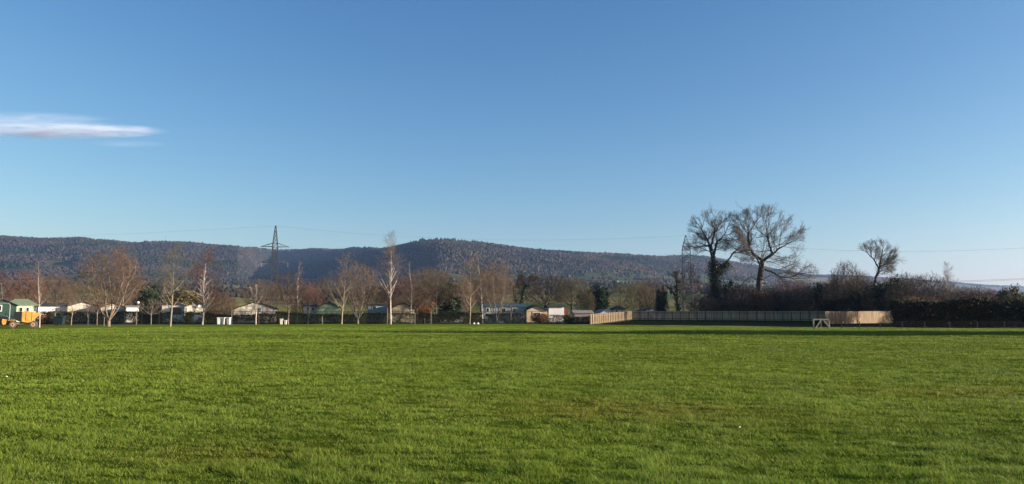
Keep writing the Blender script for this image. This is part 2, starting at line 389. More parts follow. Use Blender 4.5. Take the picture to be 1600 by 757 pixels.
def colonize(att, pts, par, step, kill, iters=90, trop=(0, 0, .12), jit=.12, infl=1e9):
    g = np.random.default_rng(len(att) + int(abs(att[0, 0]) * 1000))
    pts = [np.array(p, float) for p in pts]; par = list(par); P = np.array(pts); nch = np.zeros(len(P), int)
    att = att.copy(); D = np.linalg.norm(att[:, None] - P[None], axis=2); near = D.argmin(1); dist = D.min(1)
    tropv = np.array(trop)
    for it in range(iters):
        if len(att) == 0: break
        act = dist < infl
        if not act.any(): break
        dirs = att[act] - P[near[act]]; dirs /= np.linalg.norm(dirs, axis=1, keepdims=True) + 1e-9
        S = np.zeros((len(P), 3)); np.add.at(S, near[act], dirs); idx = np.unique(near[act]); idx = idx[nch[idx] < 4]
        if len(idx) == 0: break
        d = S[idx]; d /= np.linalg.norm(d, axis=1, keepdims=True) + 1e-9
        d = d + tropv + g.normal(0, jit, d.shape); d /= np.linalg.norm(d, axis=1, keepdims=True) + 1e-9
        new = P[idx] + d * step; nch[idx] += 1
        b = len(P); P = np.vstack([P, new]); par += list(idx); nch = np.concatenate([nch, np.zeros(len(new), int)])
        Dn = np.linalg.norm(att[:, None] - new[None], axis=2); k = Dn.argmin(1); dm = Dn.min(1)
        better = dm < dist; near = np.where(better, b + k, near); dist = np.where(better, dm, dist)
        alive = dist > kill; att = att[alive]; near = near[alive]; dist = dist[alive]
    return P, np.array(par)

def radii(P, par, tip, e=2.25, rmax=None):
    n = len(P); cnt = np.zeros(n); haschild = np.zeros(n, bool); haschild[par[par >= 0]] = True; cnt[~haschild] = 1
    for i in range(n - 1, 0, -1): cnt[par[i]] += cnt[i]
    r = tip * cnt ** (1 / e)
    if rmax is not None and r[0] > 0:
        k = math.log(rmax / tip) / max(math.log(max(cnt[0], 2)), 1e-6); r = tip * cnt ** k
    return r, haschild

def ellipsoid_pts(n, c, s, shell=.0, low=-1, g=None):
    g = g or rng; out = []
    while len(out) < n:
        p = g.uniform(-1, 1, (n * 3, 3)); q = np.linalg.norm(p, axis=1)
        p = p[(q < 1) & (q > shell) & (p[:, 2] > low)]; out += list(p)
    return np.array(out[:n]) * np.array(s) + np.array(c)

def skeleton_tree(P, par, rtip, rtrunk, twigs=2, twl=.5, twup=.4, seed=1, split=.3, twr=.006, minr=None):
    g = np.random.default_rng(seed)
    r, hc = radii(P, par, rtip, rmax=rtrunk)
    if minr: r[:minr[0]] = np.maximum(r[:minr[0]], minr[1])
    i = np.arange(1, len(P)); pp = par[1:]
    p0 = P[pp]; p1 = P[i]; r1 = r[i]; r0 = np.minimum(r[pp], r1 * 1.5)
    big = r1 > rtrunk * split
    T = (p0[big], p1[big], r0[big], r1[big])
    # root flare
    C = [p0[~big]], [p1[~big]], [r0[~big]], [r1[~big]]
    # twigs on thin nodes
    thin = i[r1 < rtip * 2.6]; d0 = P[thin] - P[par[thin]]; d0 /= np.linalg.norm(d0, axis=1, keepdims=True) + 1e-9
    for k in range(twigs):
        d = d0 + g.normal(0, .6, d0.shape) + np.array([0, 0, twup]); d /= np.linalg.norm(d, axis=1, keepdims=True)
        L = twl * g.uniform(.5, 1.2, len(thin))[:, None]
        a = P[thin]; b = a + d * L * .5; d2 = d + g.normal(0, .25, d.shape) + np.array([0, 0, twup * .5]); d2 /= np.linalg.norm(d2, axis=1, keepdims=True)
        c = b + d2 * L * .5; o = np.ones(len(thin))
        C[0].append(a); C[1].append(b); C[2].append(o * twr * 1.3); C[3].append(o * twr)
        C[0].append(b); C[1].append(c); C[2].append(o * twr); C[3].append(o * twr * .5)
        d3 = d + g.normal(0, .7, d.shape); d3 /= np.linalg.norm(d3, axis=1, keepdims=True)
        C[0].append(b); C[1].append(b + d3 * L * .45); C[2].append(o * twr); C[3].append(o * twr * .5)
    C = tuple(np.concatenate(q) for q in C)
    return T, C

def grow_tree(h, rtrunk, lean=(0, 0), nb=26, b0=.2, ang=38, bl=.33, taper_pow=.9, droop=0.0, seed=1, lev=3, up=.25, twr=.006, sub=7):
    # a straight leader with ascending side branches (birch, alder, poplar)
    g = np.random.default_rng(seed); S = []
    def br(p, d, L, r, lv):
        n = [14, 6, 4, 3][lv] if lv < 4 else 2; pts = [p]; dirs = []
        for k in range(n):
            d = d + g.normal(0, [.035, .10, .16, .2][min(lv, 3)], 3) + np.array([0, 0, (up * .12 if lv else .05) - (droop * .25 if lv >= 2 else 0)])
            d = d / np.linalg.norm(d); q = pts[-1] + d * L / n
            ra = r * (1 - k / n * .85) ** (taper_pow if lv == 0 else 1); rb = r * (1 - (k + 1) / n * .85) ** (taper_pow if lv == 0 else 1)
            S.append((pts[-1], q, max(ra, twr * .6), max(rb, twr * .5), lv)); pts.append(q); dirs.append(d)
        if lv >= lev: return
        m = nb if lv == 0 else max(3, int(sub * (1.0 if lv == 1 else .7)))
        for j in range(m):
            t = (b0 + (1 - b0) * (j + g.random()) / m) if lv == 0 else g.uniform(.2, 1)
            fi = min(t * n, n - 1e-3); k = int(fi); p = pts[k] + (pts[k + 1] - pts[k]) * (fi - k); dd = dirs[k]
            az = g.uniform(0, 2 * math.pi); a = R(ang + g.normal(0, 9)) if lv == 0 else R(38 + g.normal(0, 10))
            u = np.cross(dd, [0.3, .9, .1]); u /= np.linalg.norm(u); w = np.cross(dd, u)
            nd = dd * math.cos(a) + (u * math.cos(az) + w * math.sin(az)) * math.sin(a)
            rl = r * (1 - t * .8)
            if lv == 0: LL = h * bl * (1.15 - .85 * ((t - b0) / (1 - b0)) ** 1.2) * g.uniform(.7, 1.15)
            else: LL = L * (.62 - .25 * t) * g.uniform(.7, 1.2)
            br(p, nd, LL, max(rl * (.42 if lv == 0 else .5), twr), lv + 1)
    br(np.zeros(3), np.array([lean[0], lean[1], 1.]) / np.linalg.norm([lean[0], lean[1], 1.]), h, rtrunk, 0)
    def pk(f):
        s = [q for q in S if f(q)]
        return tuple(np.array([q[k] for q in s], float) for k in range(4))
    return pk(lambda q: q[4] == 0 or (q[4] == 1 and q[2] > rtrunk * .17)), pk(lambda q: not (q[4] == 0 or (q[4] == 1 and q[2] > rtrunk * .17)))

def leaf_tris(c, size, g, flat=0):
    n = len(c); d1 = g.normal(0, 1, (n, 3)); d2 = g.normal(0, 1, (n, 3))
    d1 /= np.linalg.norm(d1, axis=1, keepdims=True); d2 -= d1 * (d1 * d2).sum(1, keepdims=True); d2 /= np.linalg.norm(d2, axis=1, keepdims=True)
    s = (size * g.uniform(.6, 1.4, n))[:, None]
    v = np.stack([c - d1 * s * .5, c + d2 * s * .35, c + d1 * s * .5, c - d2 * s * .35], 1)
    return v.reshape(-1, 3)
def leaf_mesh(name, c, size, m, g):
    v = leaf_tris(c, size, g); return new_mesh(name, v, np.arange(len(v)), np.full(len(c), 4), m)
def ivy_mesh(segs, n, spread, size, g):
    P0, P1, A, B = segs; L = np.linalg.norm(P1 - P0, axis=1); pr = L / L.sum(); k = g.choice(len(L), n, p=pr); t = g.random(n)[:, None]
    c = P0[k] * (1 - t) + P1[k] * t; d = g.normal(0, 1, (n, 3)); d /= np.linalg.norm(d, axis=1, keepdims=True)
    rad = A[k][:, None] + np.abs(g.normal(0, 1, (n, 1))) * spread
    c = c + d * rad * np.array([1, 1, .6])
    return leaf_mesh('ivy', c, size, M['ivy'], g)

PROTO = {}      # name -> (height, width, [(part, mesh)])
def proto(name, T, C, mt, mc, extra=()):
    allp = np.vstack([C[1], T[1]]); h = np.percentile(allp[:, 2], 99.7)
    w = (np.percentile(allp[:, 0], 98.5) - np.percentile(allp[:, 0], 1.5))
    PROTO[name] = (h, w, [('trunk', segmesh('trunk', T, M[mt], 7)), ('crown', segmesh('crown', C, M[mc], 3))] + list(extra))
def place(pname, nm, px, base, top, wpx, Y, label, cat='tree', twig=None, bark=None, group=None, rz=None, zbase=None):
    h0, w0, parts = PROTO[pname]
    x = (px - 800) / FPX * Y; zb = float(H(x, Y)) if zbase is None else zbase
    if base is not None: pass
    zt = EYE + (HZ - top) / FPX * Y
    sz = (zt - zb) / h0; sx_ = wpx / FPX * Y / w0
    t = thing(nm, label, cat, (x, Y, zb - .03), random.uniform(0, 6.28) if rz is None else rz, group)
    t.scale = (sx_, sx_, sz)
    for pn, me in parts:
        o = link(pn, me, t)
        mm = {'trunk': bark, 'crown': twig}.get(pn)
        if mm: o.material_slots[0].link = 'OBJECT'; o.material_slots[0].material = M[mm]
    return t

def mk_spread(name, h, w, clear, n, seed, mt, mc, rt, step=.28, kill=.42, shell=0, multi=0, trop=.15, twigs=2, twl=.5, twr=.006, squash=1, rtip=.009):
    g = np.random.default_rng(seed); ch = (h - clear) / 2
    att = ellipsoid_pts(n, (0, 0, clear + ch), (w / 2, w / 2, ch), shell, -.95, g)
    # lumpy envelope
    if multi:
        pts = [(0, 0, 0), (0.02, 0, clear * .35)]; par = [-1, 0]
        for k in range(multi):
            a = 2 * math.pi * (k + g.random() * .6) / multi; b = 1
            for q in range(1, 4):
                pts.append((math.cos(a) * q * .13 * clear, math.sin(a) * q * .13 * clear, clear * (.35 + .22 * q))); par.append(b); b = len(pts) - 1
    else:
        k = max(3, int(clear / .4)); pts = [(g.normal(0, .02) * j, g.normal(0, .02) * j, clear * j / (k - 1)) for j in range(k)]; pts[0] = (0, 0, 0); par = [j - 1 for j in range(k)]
    P, pr = colonize(att, pts, par, step, kill, 80, (0, 0, trop))
    T, C = skeleton_tree(P, pr, rtip, rt, twigs, twl, .35, seed, .13, twr)
    proto(name, T, C, mt, mc)

mk_spread('vase', 9.5, 6.2, 2.0, 1150, 3, 'bark_tan', 'twig_tan', .17, step=.3, kill=.36, trop=.3, multi=5, twigs=2, twl=.8, twr=.009)
mk_spread('round', 8.0, 6.4, 2.2, 1050, 5, 'bark_grey', 'twig_tan', .14, step=.3, kill=.38, trop=.22, twigs=2, twl=.7, twr=.009)
mk_spread('oak', 11, 12, 2.4, 1800, 9, 'bark_dark', 'twig_dark', .35, step=.45, kill=.6, trop=.05, twigs=3, twl=.9, twr=.012, shell=.2, rtip=.014)
mk_spread('oak_wide', 9, 13, 2.0, 1700, 12, 'bark_dark', 'twig_dark', .33, step=.45, kill=.6, trop=.02, twigs=3, twl=.9, twr=.012, shell=.3, rtip=.014)
mk_spread('scrub', 4.5, 6.0, .3, 1500, 15, 'bark_dark', 'twig_brown', .10, step=.28, kill=.34, multi=6, trop=.1, twigs=4, twl=.6, twr=.008)
mk_spread('scrub_tall', 7, 5.0, .4, 1500, 16, 'bark_dark', 'twig_brown', .12, step=.3, kill=.36, multi=5, trop=.25, twigs=4, twl=.7, twr=.008)
mk_spread('sapling', 4.2, 2.4, 1.7, 160, 18, 'bark_grey', 'twig_birch', .06, step=.22, kill=.3, trop=.4, twigs=1, twl=.4)
mk_spread('sapling_spread', 4.2, 4.2, 1.5, 260, 19, 'bark_grey', 'twig_birch', .07, step=.25, kill=.3, trop=.1, twigs=2, twl=.4)
T_, C_ = grow_tree(12, .15, nb=40, b0=.25, ang=34, bl=.30, seed=21, droop=.12, lev=3, sub=7, twr=.010, taper_pow=1.5, up=.6); proto('birch', T_, C_, 'bark_white', 'twig_birch')
T_, C_ = grow_tree(12, .13, nb=46, b0=.12, ang=40, bl=.32, seed=22, droop=.1, lev=3, sub=8, twr=.010, taper_pow=1.5, up=.5); proto('birch_full', T_, C_, 'bark_white', 'twig_red')
T_, C_ = grow_tree(10, .075, nb=22, b0=.3, ang=24, bl=.2, seed=23, droop=0, lev=3, sub=5, twr=.009, taper_pow=1.4, up=.6); proto('birch_thin', T_, C_, 'bark_white', 'twig_birch')
T_, C_ = grow_tree(11, .16, nb=30, b0=.20, ang=50, bl=.40, seed=24, droop=-.1, lev=3, sub=7, up=1.1, twr=.010, taper_pow=1.6); proto('upswept', T_, C_, 'bark_tan', 'twig_tan')

# evergreen / leafy bushes
def mk_bush(name, w, h, n, size, mc, seed, lumps=9):
    g = np.random.default_rng(seed); cs = []
    ctr = ellipsoid_pts(lumps, (0, 0, h * .52), (w * .32, w * .32, h * .33), 0, -1, g)
    sub = ellipsoid_pts(34, (0, 0, h * .5), (w * .42, w * .42, h * .46), .35, -1, g)
    for c in list(ctr): cs.append(ellipsoid_pts(n // 2 // lumps, c, (w * .2, w * .2, h * .2) * g.uniform(.6, 1.3, 3), .3, -1, g))
    for c in sub: q = g.uniform(.05, .13); cs.append(np.array(c) + g.normal(0, 1, (n // 60, 3)) * np.array([w * q, w * q, h * q]) * .6)
    cs = np.vstack(cs); cs[:, 2] = np.maximum(cs[:, 2], .03)
    S = []
    for k in range(8):
        e = ctr[k % lumps]; S.append(((0, 0, 0), tuple(e), .05, .02))
    S = tuple(np.array([q[k] for q in S], float) for k in range(4))
    PROTO[name] = (np.percentile(cs[:, 2], 99), np.percentile(cs[:, 0], 98.5) - np.percentile(cs[:, 0], 1.5), [('stem', segmesh('stem', S, M['bark_dark'], 5)), ('foliage', leaf_mesh('foliage', cs, size, M[mc], g))])
mk_bush('bush_dark', 4, 4, 9000, .16, 'evergreen', 31)
mk_bush('bush_yew', 3.2, 5, 9000, .16, 'evergreen', 32, 12)
mk_bush('bush_mid', 3.2, 2.0, 5000, .12, 'bush_green', 33)
mk_bush('bush_brown', 3.2, 2.4, 4500, .13, 'bush_brown', 34)
mk_bush('bush_yellow', 4, 3, 5000, .15, 'bush_yellow', 35)

# --- trees standing along the edge of the field: proto, px, top, width px, depth, twig, bark, label
ROW = [
 ('birch_thin', 66, 405, 24, 88, 'twig_birch', 'bark_white', 'slim white birch trunk standing beside the yellow dumper'),
 ('sapling', 90, 470, 22, 108, 'twig_birch', 'bark_grey', 'thin pale sapling just left of the dark teal bin'),
 ('sapling', 115, 468, 24, 106, 'twig_tan', 'bark_tan', 'leaning tan sapling just right of the dark teal bin'),
 ('sapling', 141, 472, 20, 108, 'twig_brown', 'bark_grey', 'thin grey sapling in front of the beige gable-end caravan'),
 ('sapling_spread', 155, 462, 34, 110, 'twig_orange', 'bark_tan', 'short tree with rusty leaves beside the bushy many-limbed tree'),
 ('vase', 173, 388, 88, 96, 'twig_tan', 'bark_tan', 'broad tan bare tree whose many limbs fan from one short trunk'),
 ('birch_full', 196, 384, 62, 135, 'twig_red', 'bark_grey', 'tall reddish-brown bare tree behind the broad tan one'),
 ('sapling_spread', 239, 466, 42, 107, 'twig_birch', 'bark_grey', 'small pale sapling spreading against the dark evergreen bush'),
 ('upswept', 269, 381, 66, 94, 'twig_olive', 'bark_tan', 'tall olive-tan tree with thick straight trunk near the lamp post'),
 ('birch_full', 319, 388, 68, 113, 'twig_red', 'bark_white', 'tall red-twigged birch beside the three white bins'),
 ('sapling', 402, 440, 30, 112, 'twig_tan', 'bark_white', 'pale sapling in front of the cream gable below the pylon'),
 ('round', 452, 425, 54, 113, 'twig_brown', 'bark_grey', 'round brown bare tree just right of the tall pylon'),
 ('birch_thin', 467, 408, 26, 122, 'twig_birch', 'bark_white', 'thin forked white birch rising behind the round brown tree'),
 ('birch_thin', 483, 462, 14, 114, 'twig_brown', 'bark_grey', 'short thin grey tree left of the green gable caravan'),
 ('upswept', 535, 393, 62, 112, 'twig_birch', 'bark_tan', 'pale trunked tree in front of the green gable caravan'),
 ('vase', 560, 412, 62, 117, 'twig_tan', 'bark_grey', 'golden tan bushy tree next to the green gable caravan'),
 ('birch', 611, 360, 50, 113, 'twig_birch', 'bark_white', 'tallest white birch with bright forked trunk near the centre'),
 ('birch_thin', 643, 408, 34, 119, 'twig_birch', 'bark_white', 'slim white birch right of the tallest birch'),
 ('round', 652, 440, 40, 124, 'twig_tan', 'bark_dark', 'low tan tree with dark stem behind the slim white birch'),
 ('round', 682, 421, 58, 119, 'twig_brown', 'bark_grey', 'round-headed brown tree before the dark ivy clump'),
 ('upswept', 734, 400, 60, 116, 'twig_tan', 'bark_tan', 'tan tree with dense twigs left of the grey-blue lodge'),
 ('birch_thin', 754, 395, 26, 121, 'twig_birch', 'bark_white', 'thin birch stem between the two dense tan trees'),
 ('vase', 776, 408, 56, 119, 'twig_tan', 'bark_grey', 'dense tan tree in front of the grey-blue lodge'),
 ('sapling', 798, 470, 20, 118, 'twig_brown', 'bark_grey', 'small sapling standing before the grey-blue lodge wall'),
]
for p, px, top, w, Y, tw, bk, lab in ROW: place(p, 'bare_tree' if 'sap' not in p else 'sapling', px, None, top, w, Y, lab, 'tree' if 'sap' not in p else 'sapling', tw, bk)

# --- single trees and bushes behind the caravans and along the right
BACK = [
 ('birch_full', 8, 422, 46, 165, 'twig_red', 'bark_grey', 'reddish bare tree at the left edge above the green shed', 'bare_tree'),
 ('round', 43, 424, 52, 160, 'twig_orange', 'bark_dark', 'orange-brown tree above the pale green lodge', 'bare_tree'),
 ('oak', 88, 428, 60, 190, 'twig_brown', 'bark_dark', 'mauve-brown tree behind the long white caravan', 'bare_tree'),
 ('oak_wide', 128, 440, 56, 230, 'twig_olive', 'bark_dark', 'low olive tree beyond the beige gable-end caravan', 'bare_tree'),
 ('scrub_tall', 212, 438, 60, 150, 'twig_brown', 'bark_dark', 'brown thicket behind the small white cabin', 'bare_tree'),
 ('bush_yew', 239, 448, 40, 128, None, None, 'dark evergreen bush beside the white-headed lamp post', 'evergreen_bush'),
 ('bush_yellow', 290, 456, 60, 165, None, None, 'olive-yellow bush behind the cream caravan with big window', 'bush'),
 ('scrub_tall', 340, 456, 60, 150, 'twig_red', 'bark_dark', 'reddish thicket above the three white bins', 'bare_tree'),
 ('oak', 410, 436, 56, 210, 'twig_brown', 'bark_dark', 'dark brown tree around the foot of the tall pylon', 'bare_tree'),
 ('scrub_tall', 478, 440, 52, 165, 'twig_red', 'bark_dark', 'red-brown thicket behind the thin forked birch', 'bare_tree'),
 ('oak', 507, 434, 50, 190, 'twig_brown', 'bark_dark', 'dark brown tree above the green gable caravan', 'bare_tree'),
 ('scrub_tall', 594, 440, 50, 160, 'twig_brown', 'bark_dark', 'brown thicket left of the tallest birch trunk', 'bare_tree'),
 ('scrub_tall', 628, 430, 54, 158, 'twig_red', 'bark_dark', 'red-brown thicket above the cream gable near the tallest birch', 'bare_tree'),
 ('bush_brown', 662, 466, 30, 128, None, None, 'rust-leaved bush right of the cream gable near the tallest birch', 'bush'),
 ('oak', 670, 418, 72, 185, 'twig_tan', 'bark_dark', 'wide tan tree rising behind the round-headed brown tree', 'bare_tree'),
 ('bush_yew', 701, 446, 38, 135, None, None, 'dark ivy-green clump behind the low grey gable', 'evergreen_bush'),
 ('scrub_tall', 722, 436, 40, 150, 'twig_tan', 'bark_dark', 'tan thicket right of the dark ivy-green clump', 'bare_tree'),
 ('oak', 760, 424, 70, 200, 'twig_brown', 'bark_dark', 'brown tree behind the two dense tan trees', 'bare_tree'),
 ('oak_wide', 852, 428, 88, 250, 'twig_dark', 'bark_dark', 'dark wide-crowned tree above the peach gable caravan', 'bare_tree'),
 ('oak', 893, 434, 62, 255, 'twig_olive', 'bark_dark', 'dark olive tree right of the wide-crowned tree', 'bare_tree'),
 ('bush_dark', 930, 449, 46, 190, None, None, 'black-green holly clump above the white gable', 'evergreen_bush'),
 ('scrub_tall', 915, 452, 30, 175, 'twig_olive', 'bark_dark', 'pale-limbed small tree left of the black-green holly clump', 'bare_tree'),
 ('round', 968, 442, 50, 215, 'twig_olive', 'bark_dark', 'olive bare tree above the dark hipped roof', 'bare_tree'),
 ('scrub_tall', 998, 440, 46, 200, 'twig_olive', 'bark_dark', 'olive-brown thicket above the left end of the long fence', 'bare_tree'),
 ('scrub_tall', 1018, 438, 46, 190, 'twig_brown', 'bark_dark', 'brown thicket left of the ivy-clad post-like trunk', 'bare_tree'),
 ('bush_yew', 1033, 450, 16, 180, None, None, 'narrow ivy-covered stump left of the tall snag', 'evergreen_bush'),
 ('birch_full', 1086, 412, 48, 178, 'twig_red', 'bark_white', 'red-twigged birch in front of the narrow pylon', 'bare_tree'),
 ('birch_full', 1068, 422, 30, 182, 'twig_tan', 'bark_white', 'pale birch between the tall snag and the red-twigged birch', 'bare_tree'),
 ('scrub', 1100, 462, 50, 172, 'twig_brown', 'bark_dark', 'brown scrub left of the ivy-clad ash trunk', 'bush'),
 ('bush_dark', 1146, 443, 36, 178, None, None, 'dark ivy mound between the two big ash trees', 'evergreen_bush'),
 ('scrub', 1165, 445, 50, 174, 'twig_dark', 'bark_dark', 'dark scrub left of the larger ash trunk', 'bush'),
 ('scrub', 1188, 452, 44, 171, 'twig_orange', 'bark_dark', 'rusty scrub at the foot of the larger ash', 'bush'),
 ('bush_dark', 1212, 458, 40, 176, None, None, 'dark evergreen clump right of the larger ash trunk', 'evergreen_bush'),
 ('scrub', 1236, 438, 60, 178, 'twig_red', 'bark_dark', 'russet scrub below the drooping right limbs of the larger ash', 'bush'),
 ('scrub', 1262, 446, 54, 172, 'twig_brown', 'bark_dark', 'brown scrub above the right end of the long fence', 'bush'),
 ('bush_dark', 1296, 441, 44, 170, None, None, 'black-green bush above the left end of the sunlit fence', 'evergreen_bush'),
 ('scrub_tall', 1322, 408, 52, 168, 'twig_ash', 'bark_dark', 'spiky grey scrub tree above the sunlit fence', 'bare_tree'),
 ('scrub_tall', 1346, 424, 44, 162, 'twig_brown', 'bark_dark', 'brown scrub tree left of the leaning hawthorn', 'bare_tree'),
 ('bush_dark', 1358, 448, 60, 150, None, None, 'dark holly mass behind the middle of the sunlit fence', 'evergreen_bush'),
 ('bush_dark', 1392, 440, 52, 132, None, None, 'black-green holly where the sunlit fence meets the hedge', 'evergreen_bush'),
 ('scrub_tall', 1400, 428, 50, 140, 'twig_brown', 'bark_dark', 'brown scrub tree just right of the leaning hawthorn', 'bare_tree'),
 ('oak_wide', 1418, 426, 64, 135, 'twig_dark', 'bark_dark', 'dark rounded tree behind the left end of the right hedge', 'bare_tree'),
 ('oak_wide', 1450, 427, 70, 128, 'twig_dark', 'bark_dark', 'dark dome-headed tree left of the pale birch above the hedge', 'bare_tree'),
 ('birch', 1477, 408, 34, 120, 'twig_birch', 'bark_white', 'pale slim birch rising above the right hedge', 'bare_tree'),
 ('scrub', 1435, 462, 70, 108, 'twig_orange', 'bark_dark', 'rusty scrub peeping over the left half of the right hedge', 'bush'),
 ('scrub', 1500, 446, 56, 116, 'twig_brown', 'bark_dark', 'brown scrub right of the pale slim birch', 'bush'),
 ('oak_wide', 1526, 446, 60, 140, 'twig_dark', 'bark_dark', 'low dark dome-headed tree far right above the hedge', 'bare_tree'),
 ('scrub', 1546, 452, 52, 112, 'twig_red', 'bark_dark', 'mauve-brown scrub left of the yellow-green bush', 'bush'),
 ('bush_yellow', 1579, 450, 36, 100, None, None, 'yellow-green bush above the hedge near the right edge', 'bush'),
 ('scrub', 1606, 452, 50, 108, 'twig_brown', 'bark_dark', 'brown scrub at the right edge above the hedge', 'bush'),
]
for p, px, top, w, Y, tw, bk, lab, nm in BACK:
    place(p, nm, px, None, top, w, Y, lab, {'bare_tree': 'tree', 'bush': 'bush', 'evergreen_bush': 'bush'}[nm], tw, bk)

for px, top, w, Y, tw, lab in [(1120, 446, 46, 186, 'twig_dark', 'dark thicket right behind the ivy-clad ash trunk'), (1150, 452, 50, 170, 'twig_dark', 'dark thicket between the two ash trunks above the fence'),
    (1205, 446, 56, 182, 'twig_dark', 'dark thicket behind the larger ash trunk'), (1240, 452, 56, 168, 'twig_dark', 'dark thicket under the drooping right limbs of the larger ash'),
    (1280, 440, 56, 176, 'twig_dark', 'dark thicket left of the black-green bush above the sunlit fence'), (1310, 432, 56, 160, 'twig_dark', 'dark thicket behind the black-green bush above the sunlit fence'),
    (1338, 436, 60, 150, 'twig_dark', 'dark thicket under the spiky grey scrub tree'), (1376, 438, 56, 140, 'twig_dark', 'dark thicket at the foot of the leaning hawthorn'),
    (1412, 440, 60, 118, 'twig_dark', 'dark thicket rising behind the left end of the right hedge'), (1460, 446, 60, 112, 'twig_dark', 'dark thicket below the dome-headed tree by the pale birch'),
    (1523, 455, 70, 104, 'twig_dark', 'dark low thicket over the middle of the right hedge'), (1570, 458, 60, 100, 'twig_brown', 'low brown thicket around the yellow-green bush')]:
    place('scrub_tall', 'thicket', px, None, top, w, Y, lab, 'bush', tw, 'bark_dark')
place('scrub', 'thicket', 1500, None, 468, 55, 126, 'unseen low thicket added behind the hedge to shadow the sunlit fence', 'bush', 'twig_dark', 'bark_dark')  # hidden bush, added to throw branch shadow onto the sunlit fence
# trees out of the picture on the right, whose long shadows cross the field
SH = [(1790, 300, 120, 61, 'bush_yew'), (1960, 240, 110, 58, 'bush_yew'), (1700, 330, 60, 56, 'bush_yew'), (1850, 360, 90, 66, 'bush_yew'), (2080, 330, 200, 60, 'oak'), (1730, 400, 90, 64, 'bush_yew')]
for i, (px, top, w, Y, p) in enumerate(SH):
    place(p, 'tree', px, None, top, w, Y, 'tree beyond the right edge that shades a strip of the field', 'tree', None, None, group='shade trees right of the field')

# far hedgerow trees
k = 0
FAR = [('beyond the caravans on the left', 0, 240), ('beyond the caravans left of the centre', 260, 560), ('beyond the tallest birch', 570, 800), ('below the wooded hill right of the centre', 800, 1060)]
for where, a, b in FAR:
    for j in range(5 if a < 500 else 9):
        Y = random.choice([300, 420, 560, 700, 850]); px = random.uniform(a, b); hh = random.uniform(7, 12)
        x = (px - 800) / FPX * Y; zb = float(H(x, Y)); top = HZ - (zb + hh - EYE) / Y * FPX
        place(random.choice(['oak', 'oak_wide', 'round']), 'bare_tree', px, None, top, hh * random.uniform(.9, 1.4) / Y * FPX, Y, 'small distant bare hedgerow tree ' + where, 'tree',
              random.choice(['twig_dark', 'twig_brown', 'twig_olive']), 'bark_dark', group='hedgerow trees ' + where)

